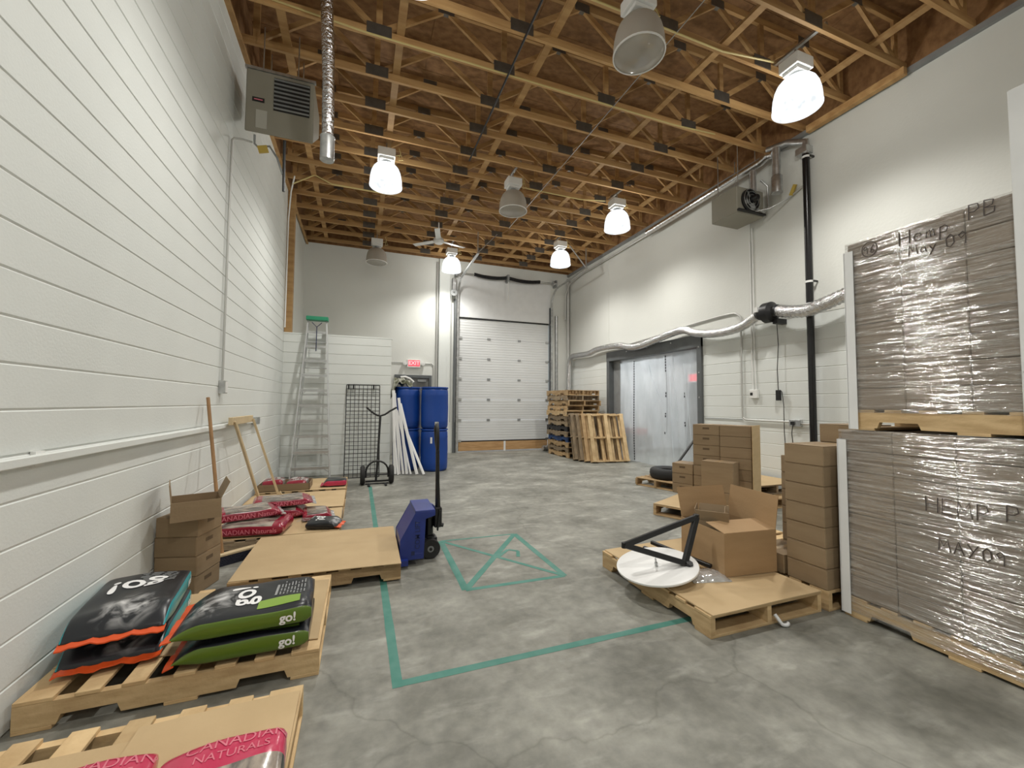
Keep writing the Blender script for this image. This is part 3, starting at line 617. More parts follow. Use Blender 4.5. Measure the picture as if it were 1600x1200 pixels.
G().tube([(0,4.58,5.6),(0,4.58,5.3),(0,4.58,5.12)],.06,14).build('drop','galv',f2,smooth=60); G().lathe([(0,4.86),(.08,4.86),(.08,5.13),(.065,5.15),(0,5.15)],20,(0,4.58,0)).build('vent_cap','galv',f2,smooth=40)
G().tube([(0,5.0,5.047),(0,5.0,5.45)],.05,12).build('riser','galv',f2,smooth=40)
tag(G().box((6.36,4.42,4.86),(.03,.05,.16),Matrix.Rotation(.5,3,'X')).build('valve_tag','yellow'),'yellow tag on the gas line by the drain pipe','tag')
tag(G().tube([(6.05,4.9,4.66),(6.2,4.7,4.66),(6.36,4.52,4.76),(6.39,4.3,4.86),(6.39,4.28,4.86)],.012,8).build('gas_pipe','galv',smooth=60),'thin gas pipe between the round fan heater and drain pipe','pipe')
# ================================================================ RIGHT WALL SERVICES
bp=thing('drain_pipe','tall black vertical drain pipe on the right wall','pipe',(XR-.1,4.19,0))
G().tube([(0,0,0),(0,0,5.3)],.048,16).build('pipe','black_gloss',bp,smooth=60)
for z in (3.32,2.98,5.25): G().lathe([(.049,-.015),(.056,-.015),(.056,.015),(.049,.015)],16,(0,0,z),closed=True).build('strap','white_plastic',bp); G().bb(0,.09,-.07,-.05,z-.012,z+.012).build('strap_bracket','black',bp)
cn=thing('steel_connector','galvanised pipe connector at the top of the drain pipe','pipe fitting',(XR-.1,4.19,5.3)); G().tube([(0,0,0),(0,0,.12),(0,.0,.2),(-.05,.25,.32),(-.1,.55,.36)],.05,12).build('elbow','galv',cn,smooth=60); G().bb(-.06,.09,-.05,.12,.02,.12).build('clamp','galv',cn)
fd=thing('flexible_duct','long silver flexible duct sagging along the right wall','duct',(0,0,0))
DP=[(6.30,11.72,.10),(6.30,11.74,1.0),(6.28,11.72,2.0),(6.28,11.66,2.75),(6.28,11.52,2.94),(6.28,11.2,2.95),(6.28,10.5,2.93),(6.28,10.1,2.99),(6.28,9.5,3.0),(6.28,8.9,2.96),(6.27,8.5,2.86),(6.27,8.1,2.85),(6.27,7.6,2.91),(6.27,7.1,2.98),(6.27,6.7,3.0),(6.27,6.4,2.89),(6.27,6.0,2.81),(6.27,5.6,2.80),(6.27,5.3,2.84),(6.25,5.08,2.92),(6.22,4.935,2.96)]
def smooth_path(P,n=5):
    P=[Vector(p) for p in P]; out=[]
    for i in range(len(P)-1):
        a=P[max(i-1,0)]; b=P[i]; c=P[i+1]; d=P[min(i+2,len(P)-1)]
        for k in range(n):
            t=k/n; out.append(.5*((2*b)+(-a+c)*t+(2*a-5*b+4*c-d)*t*t+(-a+3*b-3*c+d)*t**3))
    out.append(P[-1]); return out
def ridged(path,r,amp,step):
    # resample a path and alternate the radius for the ribs of a flexible duct
    out=[path[0]]; acc=0
    for a,b in zip(path,path[1:]):
        L=(b-a).length; 
        if L<1e-6: continue
        t=step-acc
        while t<L: out.append(a+(b-a)*(t/L)); t+=step
        acc=(acc+L)%step
    return out,[r+(amp if i%2 else -amp) for i in range(len(out))]
p,r=ridged(smooth_path(DP,6),.078,.004,.05); G().tube(p,r,14).build('duct_run','foil',fd,smooth=50)
p,r=ridged(smooth_path([(6.20,4.585,2.955),(6.18,4.4,2.90),(6.18,4.15,2.86),(6.18,3.9,2.90),(6.2,3.6,2.98),(6.22,3.2,3.08),(6.25,2.6,3.12)],8),.094,.006,.03); G().tube(p,r,16).build('duct_run','foil',fd,smooth=50)
p,r=ridged(smooth_path([(6.30,11.72,.10),(6.2,11.7,.09),(5.9,11.66,.088),(5.5,11.62,.088),(5.28,11.6,.088)],6),.08,.004,.05); G().tube(p,r,14).build('duct_tail','foil',fd,smooth=50)
fn=thing('inline_fan','black inline duct fan fixed to the right wall','duct fan',(6.21,4.76,2.96))
G().lathe([(.085,-.17),(.10,-.16),(.10,-.10),(.165,-.06),(.165,.06),(.10,.10),(.10,.16),(.085,.17)],24,(0,0,0),Matrix.Rotation(pi/2,3,'X')).build('housing','black',fn,smooth=40)
G().bb(.0,.215,-.14,-.06,-.20,-.12).build('bracket','black',fn); G().bb(-.14,-.08,.10,.15,.02,.10).build('switch_box','white_plastic',fn)
cord=thing('power_adapter','black power adapter hanging on its cord from the duct fan','adapter',(XR-.06,4.75,1.64))
G().tube([(.0,0,1.15),(.01,-.01,.8),(.0,.01,.4),(0,0,.06)],.006,6).build('cord','black',cord); G().bb(-.025,.025,-.035,.035,-.11,.06).build('brick','black',cord,bevel=.006); G().tube([(0,-.02,.06),(0,-.06,.03),(.02,-.07,-.2),(.03,-.06,-.6),(.035,-.07,-.85)],.006,6).build('cord','black',cord)
th=thing('thermostat','small white thermostat box under twin conduits on the right wall','thermostat',(XR,5.215,1.64)); G().bb(-.05,-.002,-.075,.075,-.07,.08).build('case','white_plastic',th,bevel=.006); G().bb(-.052,-.049,.01,.06,-.02,.03).build('dial','black',th)
G().tube([(-.02,.03,.08),(-.02,.03,2.7)],.011,8).build('conduit','white_plastic',th); G().tube([(-.02,-.03,.08),(-.02,-.02,.4),(-.02,-.02,2.92)],.011,8).build('conduit','white_plastic',th)
tag(G().tube(smooth_path([(XR-.03,9.2,2.96),(XR-.03,8.0,3.02),(XR-.03,6.8,3.1),(XR-.03,5.75,3.14),(XR-.03,5.5,3.08),(XR-.03,5.45,2.9),(XR-.03,5.45,2.0),(XR-.03,5.45,1.32),(XR-.03,5.42,1.22),(XR-.03,5.3,1.195),(XR-.03,4.6,1.19)],5),.015,8).build('conduit','conduit',smooth=60),'grey conduit running above the doorway then down to the outlet box','conduit')
ob=thing('outlet_box','grey outlet box with plug on the right wall by the drain pipe','outlet',(XR,4.5,1.17)); G().bb(-.06,-.002,-.09,.09,-.05,.06).build('box','galv',ob,bevel=.005); G().bb(-.085,-.06,-.0,.05,-.02,.03).build('plug','black',ob); G().tube([(-.07,.02,-.02),(-.07,.04,-.15),(-.06,.03,-.34)],.006,6).build('cord','black',ob); G().tube([(-.03,-.09,0),(-.03,-.22,0)],.015).build('conduit','conduit',ob)
tag(G().tube([(XR-.012,D0-.05,1.195),(XR-.012,5.47,1.195)],.006,6).build('wall_wire','steel_grey'),'thin wire between the doorway frame and the conduit','wire')
# ================================================================ LEFT WALL SERVICES
rl=thing('wall_rail','long white wall rail with bracket above the floor pallets','rail',(XL,0,1.19)); G().bb(.012,.045,-1.0,6.75,-.022,.022).build('rail','paint',rl,bevel=.005)
for y in (.2,2.6,5.0): G().bb(.0,.02,y-.03,y+.03,-.035,.035).build('clip','white_plastic',rl)
G().bb(.0,.06,6.72,6.95,-.05,.05).build('end_bracket','galv',rl)
cd=thing('switch_box','grey switch box at the foot of the left wall conduit','switch box',(XL,5.26,1.62)); G().bb(.0,.06,-.04,.06,-.07,.07).build('box','galv',cd,bevel=.004); G().bb(.06,.066,-.03,.05,-.06,.06).build('cover','white_plastic',cd); G().tube([(.025,0,.07),(.025,0,1.6),(.025,.01,2.76),(.04,.03,2.8),(.12,.06,2.82),(.22,.05,2.80)],.012,8).build('conduit','conduit',cd,smooth=60)
# ================================================================ PALLETS
PM={}
def pallet_meshes(L,Wd,wood):
    k=(L,Wd,wood); q=.7 if L<1.1 else 1
    if k in PM: return PM[k]
    a=L/2; n1,n2=.15,.38
    poly=[(-a,.018),(-a+n1,.018),(-a+n1+.015,.058),(-a+n2-.015,.058),(-a+n2,.018),(a-n2,.018),(a-n2+.015,.058),(a-n1-.015,.058),(a-n1,.018),(a,.018),(a,.122),(-a,.122)]
    r={}
    r['stringer']=G().prism(poly,-.018,.018,'y').mesh('stringer',wood)
    r['deck_wide']=G().bb(-.068*q,.068*q,-Wd/2,Wd/2,.122,.14).mesh('deck_board',wood,bevel=.002)
    r['deck_slim']=G().bb(-.045*q,.045*q,-Wd/2,Wd/2,.122,.14).mesh('deck_board',wood,bevel=.002)
    r['base_wide']=G().bb(-.068*q,.068*q,-Wd/2,Wd/2,0,.018).mesh('base_board',wood,bevel=.002)
    PM[k]=r; return r
def pallet(label, loc, rz=0, L=1.219, Wd=1.016, wood='pallet_wood', group='wooden pallets', M=None, slim=True, jit=.012):
    r=pallet_meshes(L,Wd,wood); t=thing('wooden_pallet',label,'pallet',loc,rz,group)
    if M is not None: t.matrix_world=M
    for y in (-Wd/2+.019,0,Wd/2-.019): obj('stringer',r['stringer'],t,(0,y,0))
    n=7
    for i in range(n):
        x=-L/2+.068+(L-.136)*i/(n-1); ends=i in (0,n-1)
        obj('deck_board',r['deck_wide' if ends or not slim else 'deck_slim'],t,(x+(0 if ends else random.uniform(-jit,jit)),random.uniform(-.004,.004),0))
    for x in (-L/2+.068,0,L/2-.068): obj('base_board',r['base_wide'],t,(x,0,0))
    return t
def sheet(label, pts, z, th=.005, warp=.004, group='cardboard sheets on pallets', mt='cardboard'):
    # a loose cardboard sheet: bilinear patch with slight waves
    n=10; P=[Vector((*p,0)) for p in pts]; g=G(); vs=[]
    c=sum(P,Vector())/4
    for top in (0,1):
        for j in range(n+1):
            for i in range(n+1):
                u,v=i/n,j/n; q=P[0]*(1-u)*(1-v)+P[1]*u*(1-v)+P[2]*u*v+P[3]*(1-u)*v
                w=warp*(.5+.5*sin(5*u+7*v+z*30))
                vs.append((q.x-c.x,q.y-c.y,w+top*th))
    m=(n+1)**2; fs=[]
    for j in range(n):
        for i in range(n):
            a=j*(n+1)+i; fs+= [(a,a+n+1,a+n+2,a+1),(m+a,m+a+1,m+a+n+2,m+a+n+1)]
    rim=[i for i in range(n+1)]+[(j+1)*(n+1)-1 for j in range(1,n+1)]+[n*(n+1)+i for i in range(n-1,-1,-1)]+[j*(n+1) for j in range(n-1,0,-1)]
    for a,b in zip(rim,rim[1:]+rim[:1]): fs.append((a,b,b+m,a+m))
    g.add(vs,fs); o=g.build('cardboard_sheet',mt); o.location=(c.x,c.y,z); tag(o,label,'cardboard',group); return o
ZP=.1405
pallet('pallet under red bags with overlapping cardboard, by the left wall',(-.818,1.70,0),0,L=1.20,wood='pallet_pine')
sheet('cardboard sheet under the red bags, its edge lapping another',[(-.80,1.17),(-.222,1.17),(-.225,2.14),(-.80,2.12)],ZP+.010)
sheet('cardboard sheet under the red bags nearest the left wall',[(-1.40,1.17),(-.74,1.17),(-.755,2.06),(-1.40,2.06)],ZP)
pallet('pallet carrying the teal and green pet food bags',(-.785,3.0,0),0,wood='pallet_pine')
sheet('cardboard sheet beneath the teal and green pet food bags',[(-1.39,2.74),(-.19,2.58),(-.185,3.40),(-1.36,3.46)],ZP)
pallet('pallet lifted on the forks of the blue pallet jack',(-.262,4.06,.012),0,wood='pallet_wood')
sheet('bare cardboard sheet on the pallet held by the pallet jack',[(-.868,3.56),(.345,3.50),(.362,4.57),(-.862,4.60)],ZP+.012)
pallet('pallet under the pile of dark red pet food bags',(-.775,5.14,0),0,wood='pallet_grey')
sheet('cardboard sheet beneath the pile of dark red bags',[(-1.38,4.66),(-.172,4.64),(-.175,5.64),(-1.38,5.64)],ZP)
pallet('pallet with bare cardboard between two bag pallets by left wall',(-.775,6.22,0),0)
sheet('bare cardboard sheet between the two bag pallets by the left wall',[(-1.36,5.76),(-.17,5.70),(-.172,6.74),(-1.36,6.72)],ZP)
pallet('pallet in front of the aluminium ladder',(-.78,7.36,0),0)
sheet('cardboard sheet on the pallet in front of the ladder',[(-1.38,6.87),(-.175,6.86),(-.175,7.86),(-1.38,7.86)],ZP)
pallet('pallet carrying the white round tabletop and open carton',(2.59,2.64,0),pi/2,wood='pallet_pine')
sheet('cardboard sheet under the open carton and round tabletop',[(2.09,2.02),(3.09,2.02),(3.09,3.26),(2.10,3.24)],ZP,.009)
pallet('pallet under the tall carton stack beside the wrapped loads',(3.655,2.62,0),pi/2,wood='pallet_pine')
# ================================================================ BAGS
def bag(name,label,loc,rz,style,w=.42,l=.64,t=.115,group=None,tilt=(0,0),seed=0,text=True):
    T=thing(name,label,'bag',loc,rz,group); T.rotation_euler=(tilt[0],tilt[1],rz)
    US=[-1,-.99,-.965,-.93,-.87,-.78,-.66,-.52,-.38,-.25,-.12,0,.12,.25,.38,.52,.66,.78,.87,.93,.965,.99]
    XS=[(u,1) for u in US]+[(-u,-1) for u in US]
    ns,nv=len(XS),34
    ph=seed*1.7
    def e(v):
        if v>.55: return max(.05,1-((v-.55)/.45)**1.6*.96)
        if v<-.86: return 1-((-.86-v)/.14)**2*.45
        return 1
    def lump(x,y): return .006*sin(11*x+ph)*sin(9*y+ph*2)+.004*sin(23*x-17*y+ph)
    def hw(v): return (w/2)*(1-.06*max(0,(v-.5)/.5)-.05*max(0,(-.8-v)/.2))
    def pt(th,v):
        u,sg=XS[th]; s=sqrt(max(0,1-abs(u)**(2/.42)))*sg
        x=hw(v)*u; z=math.copysign(abs(s)**.42,s)*t/2*e(v); y=v*l/2
        z+=(lump(x,y) if s>0 else 0)*e(v)*max(0,s)**.5
        return Vector((x,y,t/2+z if v<=.55 else (t/2+z)*1.0-(t*.22)*((v-.55)/.45)**2))
    g=G(); vs=[]; fs=[]; mi=[]
    for j in range(nv+1):
        v=-1+2*j/nv
        for i in range(ns): vs.append(pt(i,v))
    fr,sd,en=0,1,2
    def mid(i,j):
        um=abs(XS[i][0]+XS[(i+1)%ns][0])/2; v=-1+2*(j+.5)/nv
        if style=='nat_pink' and v<-.5: return en
        if style.startswith('nat') and (v>.62 or v<-.72): return en
        return fr if um<.95 else sd
    for j in range(nv):
        for i in range(ns):
            i2=(i+1)%ns; g.add([],[]); fs.append((j*ns+i,j*ns+i2,(j+1)*ns+i2,(j+1)*ns+i)); mi.append(mid(i,j))
    fs.append(tuple(range(ns-1,-1,-1))); mi.append(en); fs.append(tuple(nv*ns+i for i in range(ns))); mi.append(fr)
    g.v=vs; g.f=fs; g.mi=mi
    MS={'go_teal':['bag_go_front','bag_teal','bag_black'],'go_green':['bag_go_front','bag_green','bag_black'],'go_grey':['bag_go_front','bag_black','bag_greenlight'],
        'nat':['bag_tan','bag_red','bag_red'],'nat_pink':['bag_tan','bag_black','bag_pink'],'nat_stripe':['bag_stripe','bag_silver','bag_red'],'pink_black':['bag_black','bag_pink','bag_palepink']}[style]
    BD=g.build('bag_body',MS,T,smooth=50)
    def top(x,y,off=.002):
        v=max(-1,min(1,y/(l/2))); h=hw(v); u=min(.999,abs(x)/h); s=sqrt(max(0,1-u**(2/.42))) ; 
        z=(max(0,s)**.42)*t/2*e(v)+lump(x,y)*e(v)*max(0,s)**.5
        b=t/2+z
        if v>.55: b-=(t*.22)*((v-.55)/.45)**2
        return Vector((x,y,b+off))
    def side(sx,y,z,off=.002):
        v=max(-1,min(1,y/(l/2))); q=min(.98,abs(z)/(t/2*e(v)))**(1/.42); c=sqrt(max(0,1-q*q))
        return Vector((sx*(hw(v)*c**.42+off),y,t/2+z))
    # crimped seam strip along the top end
    sm={'go_teal':'bag_orange','go_green':'bag_orange','go_grey':'bag_orange','nat':'bag_silver','nat_pink':'bag_pink','nat_stripe':'bag_silver','pink_black':'bag_pink'}[style]
    gg=G(); n=16; zc=(pt(11,1).z+pt(33,1).z)/2
    rows=[]
    for j in range(3):
        for i in range(n+1):
            x=-hw(1)*1.02+2.04*hw(1)*i/n; y=l/2-.012+.022*j; rows.append((x,y,zc+.006*sin(i*.9+ph)*j*.5+.004*sin(i*2.1+ph)-.006*j))
    vs=[(x,y,z+.003) for x,y,z in rows]+[(x,y,z-.003) for x,y,z in rows]; m=3*(n+1); fs=[]
    for j in range(2):
        for i in range(n):
            a=j*(n+1)+i; fs+=[(a,a+1,a+n+2,a+n+1),(m+a,m+a+n+1,m+a+n+2,m+a+1)]
    for i in range(n): fs+=[(i,m+i,m+i+1,i+1),(2*(n+1)+i,2*(n+1)+i+1,m+2*(n+1)+i+1,m+2*(n+1)+i)]
    for j in range(2): a=j*(n+1); b=a+n; fs+=[(a,a+n+1,m+a+n+1,m+a),(b,m+b,m+b+n+1,b+n+1)]
    gg.add(vs,fs); gg.build('seam_strip',sm,T,smooth=60)
    if not text: return T
    if style.startswith('go'):
        ts_=.20 if style=='go_teal' else .17 if style=='go_green' else .13; dy_=-.10 if style=='go_teal' else .035 if style=='go_green' else -.03
        put_text(text_mesh('go!',ts_,bold=.02,grid=.015),'bag_white',lambda x,y:top(x+(.0 if style!='go_teal' else .02),y+dy_,.003),BD)
        for sx in ((-1,1) if style!='go_grey' else ()):
            put_text(text_mesh('go!',.062,bold=.03,grid=.015),'bag_white',lambda x,y,sx=sx:side(sx,-sx*0+(-1)*sx*(-1)*0+(x if sx>0 else -x)-.20,y),BD,'side_lettering')
        if style=='go_green':
            gp_=G(); n=8
            for (x0,x1,y0,y1) in ((-.17,-.09,-.25,-.05),):
                vs=[top(x0+(x1-x0)*i/n,y0+(y1-y0)*j/n,.0018) for j in range(n+1) for i in range(n+1)]; gp_.add(vs,[(j*9+i,j*9+i+1,j*9+i+10,j*9+i+9) for j in range(n) for i in range(n)])
            gp_.build('colour_panel','bag_greenlight',BD)
        # rows of small print near the bottom of the front
        gl=G()
        for k in range(9):
            yy=-.13-.017*k; x0=-.06 if style=='go_green' else -.15; x1=x0+.16+.05*((k*37)%3)/3
            vs=[]
            for i in range(13):
                x=x0+(x1-x0)*i/12; vs+=[top(x,yy,.0022),top(x,yy+(.012 if k==0 else .006),.0022)]
            gl.add(vs,[(2*i,2*i+2,2*i+3,2*i+1) for i in range(12) if k==0 or (i+k)%4])
        gl.build('small_print','bag_grey',BD)
    if style=='nat':
        for sx in (-1,1): put_text(text_mesh('CANADIAN Naturals',.062,bold=.01,grid=.02),'bag_palepink',lambda x,y,sx=sx:side(sx,(x if sx>0 else -x),y-.005),BD,'side_lettering')
    if style=='nat_pink':
        put_text(text_mesh('CANADIAN',.058,bold=0,grid=.02),'bag_palepink',lambda x,y:top(-x-.04,-y-l/2+.05),BD); put_text(text_mesh('NATURALS',.045,bold=0,grid=.02),'bag_palepink',lambda x,y:top(-x-.03,-y-l/2+.10),BD)
    return T
zc=ZP+.009
GB='stacked pet food bags on the nearer pallet'
bag('pet_food_bag','lower black pet food bag with teal sides by left wall',(-1.165,2.96,zc),pi+.12,'go_teal',.42,.64,.115,GB,seed=1)
bag('pet_food_bag','upper black pet food bag with teal sides by left wall',(-1.165,2.965,zc+.123),pi+.14,'go_teal',.42,.64,.115,GB,seed=2)
bag('pet_food_bag','lower black pet food bag with green sides',(-.535,2.70,zc),pi/2+.02,'go_green',.43,.60,.115,GB,seed=3)
bag('pet_food_bag','upper black pet food bag with green sides',(-.54,2.69,zc+.123),pi/2+.05,'go_green',.43,.62,.115,GB,seed=4)
GN='red pet food bags on the pallet at the near end'
bag('pet_food_bag','magenta topped pet food bag away from the left wall',(-.395,1.47,ZP+.018),pi+.06,'nat_pink',.38,.62,.12,GN,seed=5)
bag('pet_food_bag','magenta topped pet food bag nearer the left wall',(-.79,1.50,ZP+.018),pi+.07,'nat_pink',.385,.62,.12,GN,seed=6)
GP='pile of red pet food bags'
bag('pet_food_bag','dark red bag with lettered side at the foot of the pile',(-.99,4.86,zc),pi/2-.12,'nat',.40,.66,.12,GP,seed=7)
bag('pet_food_bag','red and tan bag lying across the lettered bag',(-1.06,4.99,zc+.121),-pi/2+.32,'nat',.36,.58,.105,GP,seed=8)
bag('pet_food_bag','red and tan bag at the back of the pile',(-.88,5.42,zc+.004),-pi/2+.08,'nat',.40,.66,.12,GP,seed=9,tilt=(0,0))
bag('pet_food_bag','silver topped bag resting on top of the back bag',(-.80,5.43,zc+.13),-pi/2+.15,'nat',.38,.60,.09,GP,seed=12)
bag('pet_food_bag','tan bag lying flat beside the small black bag',(-.43,5.25,zc),-pi/2+.12,'nat',.38,.30,.09,GP,seed=10,text=False)
bag('pet_food_bag','small black pet food bag with orange seam on cardboard',(-.32,4.82,zc),pi/2-.25+pi,'go_grey',.26,.30,.085,GP,seed=11)
GF='bags on the pallet in front of the ladder'
tray=thing('cardboard_tray','low dark cardboard tray holding striped bags before the ladder','tray',(-1.02,7.12,ZP+.009)); g=G(); g.bb(-.34,.34,-.22,.22,0,.006).bb(-.34,.34,-.22,-.214,0,.10).bb(-.34,.34,.214,.22,0,.10).bb(-.34,-.334,-.22,.22,0,.10).bb(.334,.34,-.22,.22,0,.10); g.build('tray_body','carton',tray)
bag('pet_food_bag','striped silver and red bag in the tray nearer the wall',(-1.185,7.12,ZP+.016),.03,'nat_stripe',.27,.40,.15,GF,seed=13,text=False)
bag('pet_food_bag','striped silver and red bag in the tray nearer the ladder',(-.86,7.12,ZP+.016),-.03,'nat_stripe',.27,.40,.13,GF,seed=14,text=False)
bag('pet_food_bag','pink and black bag at the corner of the ladder pallet',(-.34,7.12,ZP+.009),pi/2,'pink_black',.26,.34,.11,GF,seed=15,text=False)
# ================================================================ CARTONS
CM={}
def carton(label, loc, rz, d, group=None, holes='x', top=True, mt='carton'):
    w,dp,h=d; k=(d,mt)
    if k not in CM:
        r={}; r['body']=G().bb(-w/2,w/2,-dp/2,dp/2,0,h-.004).mesh('body',mt,bevel=.005)
        r['f1']=G().bb(-w/2+.001,w/2-.001,-dp/2+.001,-.0015,h-.004,h-.0005).mesh('top_flap',mt); r['f2']=G().bb(-w/2+.001,w/2-.001,.0015,dp/2-.001,h-.004,h-.0005).mesh('top_flap',mt)
        r['tape']=G().bb(-w/2-.0008,w/2+.0008,-.024,.024,h-.0005,h).mesh('tape','tape_brown')
        hy=min(.09,dp*.28); r['hx']=G().bb(-.0012,.0012,-hy/2,hy/2,h*.55,h*.55+.028).mesh('hand_hole','hole',bevel=.0005)
        CM[k]=r
    r=CM[k]; T=thing('carton',label,'carton',loc,rz,group)
    bd_=obj('body',r['body'],T)
    if top: f_=obj('top_flap',r['f1'],T); obj('top_flap',r['f2'],T); obj('tape',r['tape'],f_)
    for s in (-1,1): 
        if 'x' in holes: obj('hand_hole',r['hx'],bd_,(s*w/2,0,0))
        if 'y' in holes: obj('hand_hole',r['hx'],bd_,(0,s*dp/2,0),(0,0,pi/2))
    return T
def flat_panel(w,l,th,hinge,ang_dir,ang,mt,parent,name='flap'):
    """panel hinged along local axis at hinge point; ang_dir = outward unit vector; ang from straight up, outward positive"""
    o=Vector(ang_dir); up=Vector((0,0,1)); d=up*cos(ang)+o*sin(ang); a=o.cross(up).normalized(); n=a.cross(d)
    R=Matrix((a,d,n)).transposed(); c=Vector(hinge)+d*(l/2)
    return G().box(c,(w,l,th),R).build(name,mt,parent)
def open_carton(label, loc, rz, d, flaps, cat='carton', group=None, mt='carton', th=.005):
    w,dp,h=d; T=thing('open_carton',label,cat,loc,rz,group)
    g=G(); g.bb(-w/2,w/2,-dp/2,dp/2,0,th).bb(-w/2,w/2,-dp/2,-dp/2+th,th,h).bb(-w/2,w/2,dp/2-th,dp/2,th,h).bb(-w/2,-w/2+th,-dp/2+th,dp/2-th,th,h).bb(w/2-th,w/2,-dp/2+th,dp/2-th,th,h)
    g.build('carton_walls',mt,T)
    for k,(ang,ln) in flaps.items():
        dr={'f':(0,-1,0),'b':(0,1,0),'l':(-1,0,0),'r':(1,0,0)}[k]; hp=(dr[0]*(w/2-th/2),dr[1]*(dp/2-th/2),h)
        flat_panel((w if k in 'fb' else dp)-.006,ln,th,hp,dr,radians(ang),mt,T)
    return T
# left stack by the wall
LS=(-1.235,3.96); la=-.27
for k in range(4): carton(f'{ORD[k]} brown carton of the low stack against the left wall',(LS[0]+.004*(k%2),LS[1],k*.1465),la+.02*(k%2),(.30,.30,.146),'cartons stacked by the left wall')
open_carton('open brown carton tipped askew on top of the low stack',(-1.165,3.84,4*.1465+.001),.33,(.30,.31,.14),{'l':(6,.13),'r':(24,.13)},group='cartons stacked by the left wall')
# push broom, orange handle
pb=thing('push_broom','push broom with orange wooden handle leaning on the left wall','broom',(-1.05,4.45,0))
hR=Rz(.62); G().box((0,0,.095),(.40,.06,.022),hR).build('broom_block','wood_pale',pb,bevel=.004); G().box((0,0,.042),(.39,.055,.084),hR).build('bristles','navy_bristle',pb)
G().tube([(-.08,-.03,.10),(-.325,.29,1.50)],.0155,12).build('handle','wood_orange',pb,smooth=60)
wf=thing('wooden_stand','pale wooden rail on two thin legs leaning on the left wall','wooden stand',(XL+.09,5.8,0))
G().bb(-.022,.022,-.44,.48,1.20,1.285).build('top_rail','wood_pale',wf,bevel=.003)
for a,b in (((.03,-.40,1.24),(.19,.24,.16)),((.03,.44,1.24),(.36,.50,.16))): G().bar(a,b,.028,.028).build('leg','wood_pale',wf,bevel=.002)
G().prism([(-.07,0),(.07,0),(0,.12)],-.012,.012,'y').build('foot_block','wood_pale',wf).location=(.36,.50,.15)
# ladder
ld=thing('step_ladder','tall aluminium step ladder with green cap leaning on the block partition','ladder',(-.82,8.62,0))
th_=.33; Lh=3.18
def lp(x,s,dz=0,dy=0):  # point at height fraction s on the tilted front frame
    y=-.28+s*.60; return Vector((x,y+dy,s*3.10+dz))
ft=G()
for s in (-1,1):
    G().bar(lp(s*.335,0),lp(s*.165,1),.024,.075,(0,1,0)).build('rail','alu',ld)
for i in range(10):
    s=.085+i*.0925; x=.335-.17*s
    st=G().box(lp(0,s),(2*x,.085,.016)).bb(0,0,0,0,0,0) if False else G().box(lp(0,s),(2*x,.085,.018)).box(lp(0,s,-.02,-.038),(2*x,.006,.035)); st=st.build('step','alu',ld)
    if i<6:
        for q in (-1,1): G().bar(lp(q*(x-.01),s,-.10),lp(q*(x-.12),s,-.015),.006,.02,(0,1,0)).build('brace','alu',ld)
for s in (-1,1): G().bar(Vector((s*.30,.05,0)),Vector((s*.16,.37,3.08)),.02,.03,(0,1,0)).build('rear_rail','alu',ld)
for i in range(5): s=.18+.17*i; G().bar((-.30+.14*s,.05+.32*s,3.08*s),(.30-.14*s,.05+.32*s,3.08*s),.012,.02).build('rear_bar','alu',ld)
G().bb(-.20,.20,.22,.40,3.07,3.15).build('top_cap','green_cap',ld,bevel=.015,seg=2)
G().tube([(-.09,.2,3.02),(0,.2,2.93),(.09,.2,3.02)],.008,6).build('spreader','blue_steel_dark',ld); G().tube([(0,.2,2.94),(0,.16,2.45)],.008,6).build('spreader','blue_steel_dark',ld)
for s in (-1,1): G().box(lp(s*.335,.0,.02),(.05,.1,.05)).build('foot','black',ld)
# wire grid panel
gp2=thing('grid_panel','black wire grid panel leaning on the block partition','grid panel',(.065,8.55,0))
gw,gh=.64,1.86; a_=math.asin(.43/gh) if .43<gh else 0
def gpt(x,z): return (x,z*sin(.235),z*cos(.235)+.006)
for i in range(9): G().tube([gpt(-gw/2+gw*i/8,0),gpt(-gw/2+gw*i/8,gh)],.0055 if 0<i<8 else .009,6).build('vertical_wire','black',gp2)
for j in range(25): G().tube([gpt(-gw/2,gh*j/24),gpt(gw/2,gh*j/24)],.0055 if 0<j<24 else .009,6).build('horizontal_wire','black',gp2)
for x in (-.28,-.19,.2): 
    p=Vector(gpt(x,gh-.04)); G().box(p+Vector((0,-.015,0)),(.03,.02,.10)).build('hook','black',gp2)
# hand truck
ht=thing('hand_truck','black two-wheeled hand truck with curved handle before grid panel','hand truck',(.32,7.83,0))
for s in (-1,1):
    wpart=G().lathe([(.05,-.035),(.145,-.04),(.168,-.022),(.168,.022),(.145,.04),(.05,.035)],26,(s*.245,0,.168),Matrix.Rotation(pi/2,3,'Y'),closed=True).build('tyre','rubber',ht,smooth=40)
    G().lathe([(0,-.03),(.06,-.03),(.06,.03),(0,.03)],16,(s*.245,0,.168),Matrix.Rotation(pi/2,3,'Y')).build('wheel_hub','black_gloss',wpart)
G().tube([(-.25,0,.168),(.25,0,.168)],.014).build('axle','black',ht)
G().tube([(-.19,-.02,.12)]+[(-.19*cos(a),.0,.22+.19*sin(a)) for a in [i*pi/10 for i in range(11)]]+[(.19,-.02,.12)],.016,8).build('hoop','black',ht,smooth=60)
G().tube([(-.02,-.02,.06),(0,.0,.3),(.04,.10,1.22)],.02,10).build('pole','black',ht,smooth=60)
G().tube([(-.20,.12,1.37),(-.10,.115,1.28),(-.02,.11,1.23),(.04,.11,1.215),(.12,.115,1.24),(.22,.12,1.31),(.33,.12,1.37)],.017,8).build('handle','black',ht,smooth=60)
for s in (-1,1): G().bb(s*.14-.02,s*.14+.02,-.26,-.0,.005,.02).build('toe_prong','black',ht)
